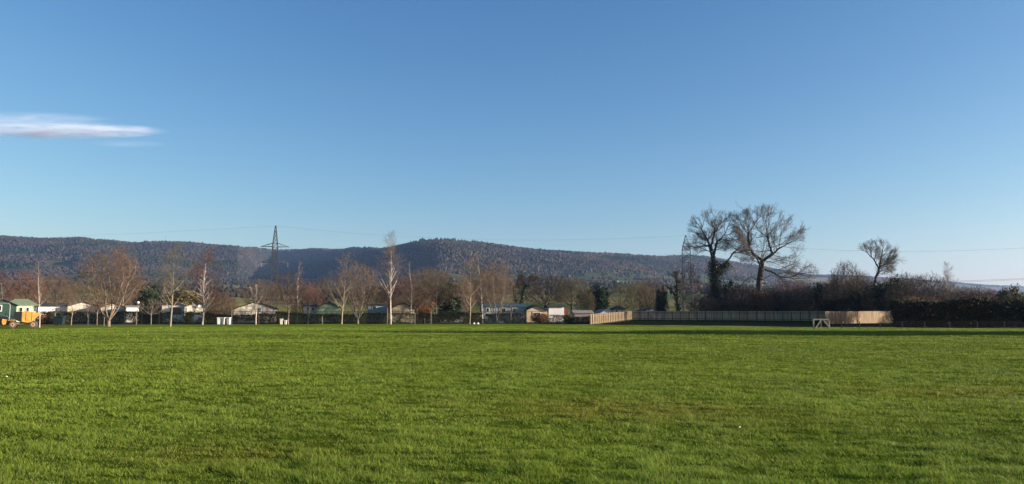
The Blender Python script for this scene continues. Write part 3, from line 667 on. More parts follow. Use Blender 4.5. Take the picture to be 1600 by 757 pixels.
# ------------------------------------------------------------------ the two big ash trees, hawthorn, ivy trunks (skeletons read from the photo)
def hero(nm, base_px, Y, limbs, ells, label, rt, n, seed, tw, bk, ivy=None, step=.5, kill=.62, twl=.9, twr=.013, depth=1.0, split=.22, trop=.07, rtip=.015):
    g = np.random.default_rng(seed)
    bx = (base_px[0] - 800) / FPX * Y; zb = float(H(bx, Y))
    def w(px, py, dy=0): return np.array([(px - base_px[0]) / FPX * Y, dy, EYE + (HZ - py) / FPX * Y - zb])
    pts = [np.zeros(3)]; par = [-1]; names = {}
    for li, (start, path) in enumerate(limbs):
        b = start if isinstance(start, int) else names[start]
        cur = b
        for (px, py, dy) in path:
            tgt = w(px, py, dy); a = pts[cur]; d = np.linalg.norm(tgt - a); m = max(1, int(round(d / step)))
            for q in range(1, m + 1):
                pts.append(a + (tgt - a) * q / m + g.normal(0, .05, 3) * (q < m)); par.append(cur); cur = len(pts) - 1
            names[(px, py)] = cur
    att = []
    for (px, py, rx, ry, fr, sh) in ells:
        c = w(px, py); att.append(ellipsoid_pts(int(n * fr), c, (rx / FPX * Y, rx / FPX * Y * depth, ry / FPX * Y), sh, -1, g))
    att = np.vstack(att)
    E = [(w(px, py), np.array((rx / FPX * Y, rx / FPX * Y * depth, ry / FPX * Y)) * 1.04) for (px, py, rx, ry, fr, sh) in ells]
    inside = lambda p: any((((p - c) / s_) ** 2).sum() < 1 for c, s_ in E)
    cen = E[0][0]; L0 = min(E[0][1][0], E[0][1][2]) * .36; lowz = min(c[2] - s_[2] for c, s_ in E)
    kids = {}; 
    for i_, p_ in enumerate(par): kids.setdefault(p_, []).append(i_)
    Q = []; base_n = len(pts)
    for i_ in range(2, base_n):
        dd = pts[i_] - pts[par[i_]]; dd = dd / (np.linalg.norm(dd) + 1e-9)
        if i_ not in kids:
            for q in range(3): Q.append((i_, dd + g.normal(0, .28, 3), L0 * g.uniform(.8, 1.1), 5))
        elif pts[i_][2] > lowz and i_ % 3 != 0 and inside(pts[i_] + dd * .1):
            nd = g.normal(0, 1, 3); nd -= dd * (nd * dd).sum(); nd /= np.linalg.norm(nd); Q.append((i_, dd * .5 + nd * .85, L0 * g.uniform(.7, 1.05), 5 if g.random() < .5 else 4))
    while Q and len(pts) < 26000:
        i_, d, L, lv_ = Q.pop(0); p = pts[i_]; cur = i_; m = 3 if lv_ > 2 else 2; ok = True
        for q in range(m):
            rad = p - cen; rad = rad / (np.linalg.norm(rad) + 1e-6)
            d = d / (np.linalg.norm(d) + 1e-9) + rad * .07 + np.array([0, 0, .06]) + g.normal(0, .07, 3); d = d / np.linalg.norm(d)
            p = p + d * L / m
            if not inside(p) and lv_ < 5 and g.random() < .75: ok = False; break
            pts.append(p); par.append(cur); cur = len(pts) - 1
            if lv_ > 1 and q < m - 1 and g.random() < .55:
                nd = g.normal(0, 1, 3); nd -= d * (nd * d).sum(); nd /= np.linalg.norm(nd); Q.append((cur, d * .72 + nd * .6, L * .62, lv_ - 2 if lv_ > 2 else 1))
        if ok and lv_ > 1:
            nd = g.normal(0, 1, 3); nd -= d * (nd * d).sum(); nd /= np.linalg.norm(nd); a = g.uniform(.3, .5)
            Q.append((cur, d + nd * a, L * g.uniform(.7, .86), lv_ - 1)); Q.append((cur, d - nd * a * 1.1, L * g.uniform(.66, .82), lv_ - 1))
    P, pr = np.array(pts), np.array(par); MINR = (base_n, rt * .15)
    T, C = skeleton_tree(P, pr, rtip, rt, 2 if rt > .5 else 1, twl, .3, seed, split, twr * .9, MINR)
    t = thing(nm, label, 'tree', (bx, Y, zb - .05))
    link('trunk', segmesh('trunk', T, M[bk], 8), t); link('crown', segmesh('crown', C, M[tw], 3), t)
    if ivy:
        zl, n_, sp, xr = ivy; mask = (T[1][:, 2] < zl) & (np.abs(T[1][:, 0]) < xr); S = tuple(q[mask] for q in T)
        link('ivy', ivy_mesh(S, n_, sp, .26, g), t)
    return t
YA = 180
hero('ash_tree', (1117, 490), YA, [
    (0, [(1117, 470, 0), (1117, 430, 0), (1115, 402, 0)]),
    ((1115, 402), [(1112, 385, .5), (1106, 368, 1.2), (1098, 350, 2)]),
    ((1115, 402), [(1120, 380, -.6), (1132, 366, -1.5), (1138, 350, -2)]),
    ((1112, 385), [(1118, 365, 0), (1120, 345, .5)]),
    ((1112, 385), [(1098, 385, -1), (1086, 390, -1)]),
    ((1117, 430), [(1128, 424, .6), (1140, 408, 1), (1150, 394, 1.5), (1158, 388, 1.5)]),
    ((1140, 408), [(1150, 420, 1), (1154, 432, 1.4)]),
  ], [(1116, 362, 37, 34, .55, .25), (1090, 388, 18, 12, .1, 0), (1158, 382, 22, 24, .18, 0), (1140, 350, 16, 18, .12, 0)],
  'tall ash with ivy-clad trunk and small high crown, left of two', .62, 1500, 41, 'twig_ash', 'bark_dark', ivy=(13.8, 12000, .75, 3.2))
hero('ash_tree', (1183, 490), YA - 3, [
    (0, [(1184, 465, 0), (1186, 440, 0), (1190, 420, 0), (1192, 408, 0)]),
    ((1192, 408), [(1180, 397, .5), (1174, 385, 1), (1174, 365, 1.5)]),
    ((1174, 365), [(1164, 348, 2)]), ((1174, 365), [(1184, 345, 0)]),
    ((1192, 408), [(1206, 398, -.8), (1216, 389, -1.2), (1232, 380, -2)]),
    ((1206, 398), [(1204, 378, .5), (1202, 360, .8)]),
    ((1190, 420), [(1178, 402, -2), (1166, 388, -3)]),
    ((1190, 420), [(1208, 424, 1), (1222, 432, 1.6), (1232, 444, 2)]),
    ((1222, 432), [(1244, 434, 2), (1258, 424, 3)]),
    ((1186, 440), [(1200, 430, -2), (1216, 436, -3), (1224, 446, -3)]),
    ((1186, 440), [(1176, 432, 1), (1168, 438, 1.5), (1162, 446, 2)]),
  ], [(1196, 370, 58, 45, .6, .35), (1232, 392, 26, 26, .14, 0), (1244, 428, 36, 17, .12, 0), (1165, 355, 20, 25, .1, 0), (1172, 436, 14, 8, .03, 0)],
  'largest ash with wide round open crown, right of two', .66, 2100, 43, 'twig_ash', 'bark_dark')
hero('hawthorn', (1362, 470), 145, [
    (0, [(1364, 450, 0), (1368, 436, 0), (1373, 425, 0), (1374, 420, 0)]),
    ((1374, 420), [(1369, 405, .6), (1362, 396, 1)]), ((1374, 420), [(1380, 414, -.5), (1390, 408, -1), (1398, 406, -1.5)]),
    ((1374, 420), [(1374, 402, -1), (1378, 388, -1)]),
  ], [(1372, 402, 31, 25, .5, .1), (1394, 408, 16, 10, .2, 0), (1352, 416, 12, 12, .12, 0), (1382, 425, 20, 9, .1, 0), (1372, 390, 14, 12, .12, 0)],
  'dark leaning hawthorn with ragged crown above the sunlit fence', .22, 900, 47, 'twig_ash', 'bark_dark', step=.3, kill=.45, twl=.65, twr=.011)
hero('twin_trunk_tree', (810, 486), 215, [
    (0, [(806, 470, 0), (802, 455, 0), (808, 444, 0)]), (0, [(815, 470, 1), (820, 452, 1), (828, 442, 1)]),
  ], [(806, 440, 24, 14, .5, 0), (828, 440, 22, 13, .5, 0)],
  'dark tree with two ivy-clad trunks in a V behind the lodges', .38, 900, 48, 'twig_dark', 'bark_dark', ivy=(9.5, 4500, .45, 5), step=.5, kill=.7)
hero('snag', (1058, 492), 170, [
    (0, [(1058, 470, 0), (1058, 440, 0), (1058, 424, 0)]), ((1058, 440), [(1052, 432, 0), (1049, 430, .4)]),
    ((1058, 470), [(1050, 452, .5), (1044, 448, 1)]),
  ], [(1057, 442, 5, 17, 1, 0)],
  'tall broken dead trunk standing left of the red-twigged birch', .34, 60, 49, 'twig_dark', 'bark_dark', ivy=(8, 1500, .25, 2), step=.5, kill=.7, split=.1)

# ------------------------------------------------------------------ hedges
def hedge(x0, y0, x1, y1, h, th_, n, size, m, label, seed, gap=0, zb=0, name='hedge'):
    g = np.random.default_rng(seed); t = g.random(n); x = x0 + (x1 - x0) * t; y = y0 + (y1 - y0) * t
    L = math.hypot(x1 - x0, y1 - y0); s = t * L
    top = h * (.72 + .45 * fbm(s * .35, s * 0 + seed, seed, 3) + .08 * (fbm(s * 2.2, s * 0, seed + 1, 2) - .5))
    z = top * (1 - g.random(n) ** 1.6) + g.exponential(.05, n) * (g.random(n) < .15) * 3
    off = g.normal(0, th_ * .33, n)
    if gap:
        keep = fbm(s * .5, z * .9, seed + 5, 3) > gap; x, y, z, off = x[keep], y[keep], z[keep], off[keep]
    nx, ny = -(y1 - y0) / L, (x1 - x0) / L
    c = np.stack([x + nx * off - x0, y + ny * off - y0, z], -1)
    t_ = thing(name, label, 'hedge', (x0, y0, float(H(x0, y0)) + zb))
    link('foliage', leaf_mesh('foliage', c, size, M[m], g), t_)
    k = int(L / .5); S = []
    for j in range(k):
        q = (j + g.random()) / k; b = np.array([(x1 - x0) * q, (y1 - y0) * q, 0]); S.append((b, b + np.array([g.normal(0, .25), g.normal(0, .15), h * g.uniform(.6, 1.02)]), .025, .008)); S.append((np.array([(x1 - x0) * j / k, (y1 - y0) * j / k, .05]), np.array([(x1 - x0) * (j + 1) / k, (y1 - y0) * (j + 1) / k, .05]), .02, .02))
    S = tuple(np.array([q[kk] for q in S], float) for kk in range(4))
    link('stems', segmesh('stems', S, M['bark_dark'], 4), t_)
def X(px, Y): return (px - 800) / FPX * Y
hedge(X(1396, 90), 90.5, X(1700, 88), 88, 3.15, 1.6, 90000, .16, 'hedge', 'long tall dark hedge along the right edge of the field', 61)
hedge(X(1296, 158), 160, X(1400, 150), 152, 5.0, 2.0, 22000, .2, 'hedge', 'dark hedge standing behind the sunlit fence', 62)
hedge(X(1085, 190), 186, X(1300, 180), 172, 5.6, 2.6, 34000, .24, 'hedge', 'dark undergrowth hedge behind the long grey fence', 68)
hedge(X(60, 116), 116, X(255, 116), 116.5, 1.8, .7, 32000, .11, 'hedge', 'patchy brown hedge behind the mesh fence, left stretch', 63, .30)
hedge(X(225, 117), 117, X(430, 117), 117.5, 1.65, .7, 26000, .11, 'hedge', 'patchy dark hedge behind the mesh fence by the white bins', 64, .38)
hedge(X(432, 118), 118, X(606, 118), 118.4, 1.75, .8, 26000, .11, 'hedge', 'dense dark hedge behind the mesh fence before the green gable caravan', 65, .2)
hedge(X(606, 119), 119, X(655, 119), 119.4, 1.6, .7, 4500, .11, 'bush_green', 'thin green hedge behind the tallest birch', 66, .46)
hedge(X(655, 119), 119, X(822, 119), 119.4, 1.7, .8, 22000, .11, 'hedge', 'dark hedge behind the mesh fence before the grey-blue lodge', 67, .30)
hedge(X(826, 121), 121, X(924, 119), 119, 1.3, .8, 8000, .11, 'bush_brown', 'straggly brown hedge below the white cabin end', 69, .45)
for p, px, top, w, Y, lab in [('bush_mid', 298, 489, 13, 114.6, 'small round green shrub against the cream caravan with big window'),
                              ('bush_brown', 76, 488, 26, 115, 'brown twiggy shrub against the long white caravan'), ('bush_mid', 93, 487, 20, 115.4, 'green shrub against the long white caravan above the teal bin'),
                              ('bush_mid', 105, 494, 14, 115, 'low dark shrub just right of the teal bin'),
                              ('bush_mid', 888, 492, 18, 117.5, 'pale speckled shrub below the white cabin end'),
                              ('bush_brown', 843, 490, 26, 118, 'brown climbing shrub against the peach gable caravan')]:
    place(p, 'shrub', px, None, top, w, Y, lab, 'shrub')

# ------------------------------------------------------------------ woodland on the hills (stuff)
def woodland():
    g = np.random.default_rng(5); N = 420000
    Y = g.uniform(700, 6200, N); u = g.uniform(-.80, .80, N); x = u * Y
    px = 800 + FPX * u; df = np.interp(px, DX, DF); dr = np.interp(px, DX, DR); s = (Y - df) / (dr - df)
    wood = sst(.02, .14, s + (fbm(x / 260, Y / 260, 5, 3) - .5) * .5) * (1 - sst(.53, .62, fbm(x / 420 + 3, Y / 420, 6, 3)) * sst(.5, .2, s)) * (1 - clearing(px, s))
    near = (s < .02)
    # hedgerow lines between the far fields
    wx = x + (fbm(x / 90, Y / 90, 3, 2) - .5) * 30; edge = np.zeros(N, bool)
    ii = np.where(near)[0]
    for k in range(0, len(ii), 20000):
        j = ii[k:k + 20000]; d = np.sqrt((wx[j][:, None] - sx) ** 2 + ((Y[j][:, None] - sy) * 1.4) ** 2); d.partition(1, axis=1); edge[j] = (d[:, 1] - d[:, 0]) < 8
    keep = ((Y > 800) | (px > 640)) & (s < 1.04) & (((g.random(N) < wood) & ~near) | (near & (edge | (fbm(x / 160, Y / 160, 8, 3) > .66))))
    keep &= ~(near & (g.random(N) < .15))
    x = x[keep]; Y = Y[keep]; s = s[keep]; n = len(x)
    m_ = 330; ux = np.concatenate([g.uniform(640, 780, 130), g.uniform(222, 302, 120), g.uniform(0, 1050, 80)]); dr_ = np.interp(ux, DX, DR) * g.uniform(.985, 1.012, m_)
    x = np.concatenate([x, (ux - 800) / FPX * dr_]); Y = np.concatenate([Y, dr_]); s = np.concatenate([s, np.ones(m_)]); n = len(x)
    z = H(x, Y); sz = g.uniform(2.4, 5.2, n); sz[-m_:] = g.uniform(4, 8.5, m_) 
    # eight-sided crowns with uneven corners
    iv = np.array([(1, 0, 0), (0, 1, 0), (-1, 0, 0), (0, -1, 0), (0, 0, 1), (0, 0, -1)], float)
    fc = np.array([(0, 1, 4), (1, 2, 4), (2, 3, 4), (3, 0, 4), (1, 0, 5), (2, 1, 5), (3, 2, 5), (0, 3, 5)])
    a_ = g.uniform(0, 6.28, n); ca, sa = np.cos(a_), np.sin(a_)
    v = iv[None] * (1 + g.normal(0, .2, (n, 6, 1))) * sz[:, None, None] * np.array([.95, .95, 1.2])
    v = np.stack([v[..., 0] * ca[:, None] - v[..., 1] * sa[:, None], v[..., 0] * sa[:, None] + v[..., 1] * ca[:, None], v[..., 2]], -1) + np.stack([x, Y, z + sz * .7], -1)[:, None]
    patch = fbm(x / 120, Y / 120, 9, 3)
    base = np.where((patch > .5)[:, None], np.array([.070, .056, .044]), np.array([.048, .044, .035]))
    con = (fbm(x / 200 + 5, Y / 200, 10, 3) > .62) | (g.random(n) < .03)
    base = np.where(con[:, None], np.array([.028, .042, .025]), base)
    lar = (x > 150) & (fbm(x / 180, Y / 180, 12, 2) > .52) & ~con; base = np.where(lar[:, None], np.array([.085, .06, .04]), base)
    base[-m_:] = (.035, .04, .03)
    c = base * .82 * (g.uniform(.82, 1.2, n) * (.7 + .6 * fbm(x / 35, Y / 35, 14, 3)))[:, None]
    me = new_mesh('woodland', v.reshape(-1, 3), (fc[None] + (np.arange(n) * 6)[:, None, None]).ravel(), np.full(n * 8, 3), M['wood_far'], np.repeat(c, 6, 0), smooth=True)
    tag(link('woodland', me), 'far-off bare winter woods covering the hills and hedgerows', 'woodland', kind='stuff')
    print('far trees', n)
woodland()

# farmhouse far away on the lower slope
def farmhouse():
    Y = 1500; x = X(961, Y); z = float(H(x, Y)); t = thing('farmhouse', 'tiny white farmhouse alone on the green slope of the wooded hill', 'house', (x, Y, z), R(15))
    MB().prism([(-5, 0), (5, 0), (5, 6.5), (0, 9.5), (-5, 6.5)], -8, 8).build('wall', M['white'], t)
    rf = MB(); rf.prism([(-5.5, 6.4), (0, 9.9), (5.5, 6.4), (5.5, 6.8), (0, 10.3), (-5.5, 6.8)], -8.4, 8.4); o = rf.build('roof', M['roof_dark'], t)
    MB().box((0, 6, 11), (1, 1.2, 2.2)).build('chimney', M['brick_red'], o)
    for k in (-4, 0, 4):
        MB().box((5.03, k, 3), (.1, 1.2, 1.6)).build('window', M['glass'], t)
farmhouse()

# ------------------------------------------------------------------ caravans and lodges
def gable_van(name, pl, pr, yr, ye, Y, wall, roof, label, depth=9, rpx=None, eave_l=None, windows=(), yaw=None, dish=None, deck=False, zg=-.25, over=.18):
    # gable end towards the camera; heights read from the roof line
    xc = X((pl + pr) / 2, Y); yaw = max(-math.atan2(xc, Y), R(5)) if yaw is None else yaw; cz = math.cos(math.atan2(xc, Y)); w = (pr - pl) / FPX * Y * cz; zr = EYE + (HZ - yr) / FPX * Y - zg; ze = EYE + (HZ - ye) / FPX * Y - zg
    rx = 0 if rpx is None else (rpx - (pl + pr) / 2) / FPX * Y
    t = thing(name, label, 'caravan' if 'caravan' in name else 'cabin', (xc, Y, zg), yaw)
    h = w / 2
    MB().prism([(-h, .45), (h, .45), (h, ze), (rx, zr), (-h, ze)], 0, depth).build('wall', M[wall], t, bevel=.02)
    MB().prism([(-h + .12, 0), (h - .12, 0), (h - .12, .447), (-h + .12, .447)], .1, depth - .1).build('skirting', M['roof_brown'], t)
    o = over; sl = (zr - ze) / (h - rx) if h != rx else 0; sr = (zr - ze) / (h + rx)
    MB().prism([(-h - o, ze - o * sr + .01), (rx, zr + .01), (h + o, ze - o * sl + .01), (h + o, ze - o * sl + .13), (rx, zr + .14), (-h - o, ze - o * sr + .13)], -.25, depth + .2).build('roof', M[roof], t)
    for (a, b, y0, y1) in windows:
        x0 = (X(a, Y) - xc) * cz; x1 = (X(b, Y) - xc) * cz; z0 = EYE + (HZ - y1) / FPX * Y - zg; z1 = EYE + (HZ - y0) / FPX * Y - zg
        f = MB()
        for (c, d) in (((x0 + x1) / 2, -.03, z0), ((x0 + x1) / 2, -.03, z1)), : pass
        f.box(((x0 + x1) / 2, -.03, z0 - .04), (x1 - x0 + .16, .06, .08)); f.box(((x0 + x1) / 2, -.03, z1 + .04), (x1 - x0 + .16, .06, .08))
        f.box((x0 - .04, -.03, (z0 + z1) / 2), (.08, .06, z1 - z0)); f.box((x1 + .04, -.03, (z0 + z1) / 2), (.08, .06, z1 - z0)); f.box(((x0 + x1) / 2, -.025, (z0 + z1) / 2), (.05, .04, z1 - z0))
        wf = f.build('window', M['frame_white'], t); MB().box(((x0 + x1) / 2, -.008, (z0 + z1) / 2), (x1 - x0, .01, z1 - z0)).build('pane', M['glass'], wf)
    if dish:
        x0 = (X(dish[0], Y) - xc) * cz; z0 = EYE + (HZ - dish[1]) / FPX * Y - zg; m = MB(); m.lathe((x0, -.35, z0), (.2, -1, .4), [(0, .02), (.02, .15), (.09, .26), (.11, .26), (.04, .15), (.02, .02)], 16); m.bar((x0, -.33, z0 - .02), (x0, 0, z0 - .25), .04); m.build('satellite_dish', M['frame_white'], t)
    return t
def side_van(name, pl, pr, yr, ye, Y, wall, roof, label, depth=3.8, windows=(), yaw=None, zg=-.25, end=None, hip=.0):
    # long side towards the camera, ridge along x
    xc = X((pl + pr) / 2, Y); yaw = max(-math.atan2(xc, Y), R(5)) if yaw is None else yaw; cz = math.cos(math.atan2(xc, Y)); w = (pr - pl) / FPX * Y * cz; zr = EYE + (HZ - yr) / FPX * (Y + depth / 2) - zg; ze = EYE + (HZ - ye) / FPX * Y - zg
    t = thing(name, label, 'caravan' if 'caravan' in name else 'cabin', (xc, Y, zg), yaw); h = w / 2
    MB().box((0, depth / 2, (ze + .45) / 2), (w, depth, ze - .45)).build('wall', M[wall], t, bevel=.02)
    MB().box((0, depth / 2, .222), (w - .2, depth - .2, .444)).build('skirting', M['roof_brown'], t)
    o = .2; zz = ze + .006
    v = [(-h - o, -o, zz), (h + o, -o, zz), (h + o, depth + o, zz), (-h - o, depth + o, zz), (-h - o + hip, depth / 2, zr), (h + o - hip, depth / 2, zr)]
    v += [(a, b, c + .1) for a, b, c in v[:4]]
    f = [(3, 2, 1, 0), (6, 7, 5, 4), (8, 9, 4, 5), (7, 8, 5), (9, 6, 4), (0, 1, 7, 6), (1, 2, 8, 7), (2, 3, 9, 8), (3, 0, 6, 9)]
    MB().add(v, f).build('roof', M[roof], t)
    for (a, b, y0, y1) in windows:
        xa = (X(a, Y) - xc) * cz; xb = (X(b, Y) - xc) * cz; z0 = EYE + (HZ - y1) / FPX * Y - zg; z1 = EYE + (HZ - y0) / FPX * Y - zg; m = MB()
        m.box(((xa + xb) / 2, -.03, z0 - .03), (xb - xa + .12, .06, .06)); m.box(((xa + xb) / 2, -.03, z1 + .03), (xb - xa + .12, .06, .06)); m.box((xa - .03, -.03, (z0 + z1) / 2), (.06, .06, z1 - z0)); m.box((xb + .03, -.03, (z0 + z1) / 2), (.06, .06, z1 - z0))
        wf = m.build('window', M['frame_white'], t); MB().box(((xa + xb) / 2, -.008, (z0 + z1) / 2), (xb - xa, .01, z1 - z0)).build('pane', M['glass'], wf)
    if end: MB().box((h + .33, .2, ze / 2), (.6, .06, ze - .1)).build('end_panel', M[end], t)
    return t
gable_van('shed', -14, 29, 469, 477.5, 108, 'green_dark', 'roof_dark', 'dark green shed with black roof at the left edge behind the dumper', windows=[(-4, 5, 478, 486)], zg=0)
side_van('lodge', 10, 62, 467.5, 478, 124, 'green_pale', 'roof_sage', 'pale lime green lodge with sage roof behind the dumper', windows=[(33, 38, 481, 487), (44, 48, 481, 488), (56, 59, 480, 487)], depth=6, hip=1.6)
side_van('caravan', 62.5, 107.5, 474, 479.5, 126, 'white', 'roof_brown', 'long bright white caravan side with brown roof')
gable_van('caravan', 108, 157, 472.5, 479.5, 127, 'beige', 'roof_brown', 'beige gable-end caravan behind the thin grey sapling')
gable_van('caravan', 160, 198, 474, 481, 126, 'beige', 'roof_dark', 'shaded beige gable-end caravan behind the broad tan tree')
side_van('cabin', 199.5, 219, 477.5, 480.5, 123, 'white', 'roof_grey', 'small bright white cabin between the broad tan tree and lamp post')
side_van('caravan', 255, 289, 473, 477.5, 125, 'cream', 'roof_dark', 'cream caravan with a big dark green window', windows=[(272, 286, 481, 492)])
gable_van('caravan', 290, 321.5, 474.5, 480.5, 124, 'cream', 'roof_dark', 'small cream gable-end caravan behind the red-twigged birch', dish=(314, 479), windows=[(291.5, 294, 481, 489)])
gable_van('lodge', 367, 435, 472.5, 483.5, 119, 'cream', 'roof_dark', 'wide cream gable-end lodge below the tall pylon', windows=[(404, 409, 482, 488)])
gable_van('caravan', 495, 533, 473.5, 481, 122, 'green_mid', 'roof_dark', 'green gable-end caravan behind the pale trunked tree', zg=-.2)
side_van('caravan', 476, 494.5, 474, 479, 124, 'cream', 'roof_dark', 'short cream cabin side joined left of the green gable', windows=[(481, 484, 480, 486), (488, 492, 480, 486)])
side_van('caravan', 576, 605, 473.5, 477.5, 127, 'greyblue', 'roof_dark', 'grey-blue caravan behind the golden tan bushy tree', windows=[(583, 588, 479, 484)])
gable_van('caravan', 612, 648, 473.8, 482.5, 123, 'tan', 'roof_brown', 'cream gable-end caravan right of the tallest birch')
gable_van('caravan', 688, 724, 486, 493, 140, 'greydull', 'roof_dark', 'low dull grey gable before the dark ivy-green clump', dish=(695, 492), zg=-.7)
side_van('lodge', 755, 821, 475, 480, 124, 'greyblue', 'roof_teal', 'long grey-blue lodge with dark teal roof', windows=[(760, 764, 482, 488), (781, 790, 482, 488), (801, 806, 482, 489)])
gable_van('caravan', 822.5, 855, 478, 485.5, 122.5, 'tan', 'roof_dark', 'peach gable-end caravan beside the white cabin end', windows=[(833, 844, 489, 498)])
side_van('cabin', 857, 881, 477.5, 480.5, 123, 'white', 'roof_dark', 'bright white cabin end with red-brown side panel', end='brick_red', depth=4)
side_van('shed', 897, 926, 485, 490, 135, 'greydull', 'roof_grey', 'low shed with grey-pink roof left of the diagonal fence')
gable_van('caravan', 937, 959, 484, 489.5, 175, 'white', 'roof_grey', 'white gable rising over the diagonal fence')
side_van('cabin', 957, 977, 478.5, 484, 190, 'cream', 'roof_dark', 'cream cabin with dark hipped roof behind the fence corner', hip=1.3, windows=[(961, 964, 485, 488), (970, 973, 485, 488)])
gable_van('caravan', 1007, 1037, 481.5, 487, 190, 'white', 'roof_grey', 'low pale rounded gable over the long fence')

# deck railing by the grey-blue lodge
def railing(px0, px1, Y, h, label, m):
    a = X(px0, Y); b = X(px1, Y); L = b - a; t = thing('deck_railing', label, 'railing', (a, Y, 0))
    s = MB(); n = int(L / .14)
    for k in range(n): s.box((k * L / n, 0, h / 2 - .05), (.05, .03, h - .2))
    s.build('balusters', M[m], t); MB().box((L / 2, 0, h - .1), (L, .08, .06)).build('handrail', M[m], t)
    MB().box((L / 2, 0, .1), (L, .06, .06)).build('bottom_rail', M[m], t)
railing(755, 820, 121.6, 1.35, 'grey deck railing in front of the grey-blue lodge', 'greyblue')
railing(857, 882, 120.6, 1.55, 'white deck railing below the white cabin end', 'white')

# ------------------------------------------------------------------ mesh fence behind the tree row
def mesh_fence():
    xa, ya, xb, yb = X(60, 111.5), 111.5, X(856, 116), 116.0; L = math.hypot(xb - xa, yb - ya); a = math.atan2(yb - ya, xb - xa)
    t = thing('mesh_fence', 'long dark green mesh fence between the field and the caravans', 'fence', (xa, ya, 0), a); h = 1.86
    n = 30
    for k in range(n + 1): MB().box((k * L / n, 0, h / 2 + .02), (.06, .06, h + .1)).build('post', M['mesh_green'], t)
    MB().bar((0, 0, h), (L, 0, h), .045, n=6).build('top_rail', M['mesh_green'], t)
    s = MB(); st = .12; q = int(L / st)
    for k in range(q): s.box((k * st, -.035, h / 2), (.006, .006, h - .06))
    for k in range(12): s.box((L / 2, -.042, .08 + k * (h - .12) / 11), (L, .006, .006))
    s.build('wire_mesh', M['mesh_green'], t)
mesh_fence()

# single posts standing in the tree row: px, top y, depth, material, label
for px, top, Y, m, lab in [(166, 496, 98, 'post_grey', 'short grey post beside the broad tan tree trunk'), (216, 486, 104, 'post_grey', 'grey wooden post below the lamp'), (364, 482, 107, 'post_grey', 'tall green-grey post right of the three white bins'),
                           (406, 484, 111, 'bark_dark', 'dark stake beside the pale sapling under the pylon'), (505, 494, 109, 'post_grey', 'short thin post before the green gable caravan'), (606, 482, 112, 'post_grey', 'thin post just left of the tallest birch'),
                           (649, 489, 111, 'post_grey', 'thin post right of the slim white birch'), (674, 486, 112, 'post_grey', 'thin stake left of the round-headed brown tree'), (664, 497, 110, 'bark_dark', 'short dark stake left of the round-headed brown tree')]:
    x = X(px, Y); h = EYE + (HZ - top) / FPX * Y; s = MB(); s.cone((0, 0, -.05), (0, 0, h - .05), .055, .05, 8); s.cone((0, 0, h - .05), (0, 0, h), .05, .02, 8)
    tag(s.build('post', M[m], None, (x, Y, 0), smooth=False), lab, 'post')

# lamp post with white globe
x = X(217.5, 121); t = thing('lamp_post', 'lamp post with white round head beside the evergreen bush', 'lamp post', (x, 121, 0)); hz = EYE + (HZ - 473) / FPX * 121
MB().tube([(0, 0, 0), (0, 0, .8), (0, 0, hz - .2)], [.07, .05, .035], 8).build('pole', M['galv'], t)
MB().lathe((0, 0, hz - .2), (0, 0, 1), [(0, .06), (.05, .16), (.18, .22), (.32, .17), (.38, .05)], 14).build('lamp_head', M['frame_white'], t, smooth=True)

# ------------------------------------------------------------------ bins
def small_bin(px, y0, y1, Y, m, label, w=.48, grp=None):
    x = X(px, Y); h = (y1 - y0) / FPX * Y; t = thing('bin', label, 'bin', (x, Y, 0), random.uniform(-.2, .2), grp)
    a = w / 2
    s = MB(); v = [(-a * .8, -a * .8, .03), (a * .8, -a * .8, .03), (a * .8, a * .8, .03), (-a * .8, a * .8, .03), (-a, -a, h - .08), (a, -a, h - .08), (a, a, h - .08), (-a, a, h - .08)]
    s.add(v, [(3, 2, 1, 0), (4, 5, 6, 7), (0, 1, 5, 4), (1, 2, 6, 5), (2, 3, 7, 6), (3, 0, 4, 7)]); s.build('body', M[m], t, bevel=.03)
    MB().box((0, 0, h - .04), (w + .08, w + .08, .07), rx=.06).build('lid', M[m], t, bevel=.02)
    for q in (-a * .6, a * .6): MB().cone((q - .02, a * .75, .08), (q + .02, a * .75, .08), .08, .08, 10).build('wheel', M['tyre'], t)
small_bin(344.5, 494, 505, 111, 'white', 'left of three white bins at the foot of the mesh fence')
small_bin(351.5, 494, 505, 111, 'white', 'middle of three white bins at the foot of the mesh fence')
small_bin(359.5, 494, 505, 111, 'white', 'right of three white bins at the foot of the mesh fence')
small_bin(441.5, 496, 505, 111, 'cream', 'larger of two cream bins left of the round brown tree', .42)
small_bin(448, 498, 505, 111, 'cream', 'smaller cream bin against the round brown tree trunk', .34)
def big_bin():
    Y = 101; x = X(97, Y); t = thing('wheeled_bin', 'large dark teal wheeled bin standing under the saplings', 'bin', (x, Y, 0), R(8)); w = 1.1; h = 1.2
    s = MB(); s.prism([(-.48, .16), (.48, .16), (.56, h - .12), (-.56, h - .12)], -.4, .4); s.build('body', M['bin'], t, bevel=.04)
    MB().prism([(-.6, h - .115), (.6, h - .115), (.55, h), (0, h + .05), (-.55, h)], -.46, .46).build('lid', M['bin'], t, bevel=.02)
    for a in (-.4, .4):
        for b in (-.3, .3): MB().cone((a - .03, b, .09), (a + .03, b, .09), .09, .09, 12).build('wheel', M['tyre'], t)
big_bin()
for px, Y, lab in [(741, 114, 'small white stone left of the pair below the dense tan tree'), (747, 114, 'larger white stone below the thin birch stem')]:
    s = MB(); s.lathe((0, 0, 0), (0, 0, 1), [(0, .13), (.1, .19), (.2, .15), (.27, .05)], 9); o = s.build('white_stone', M['white'], None, (X(px, Y), Y, 0)); tag(o, lab, 'stone')

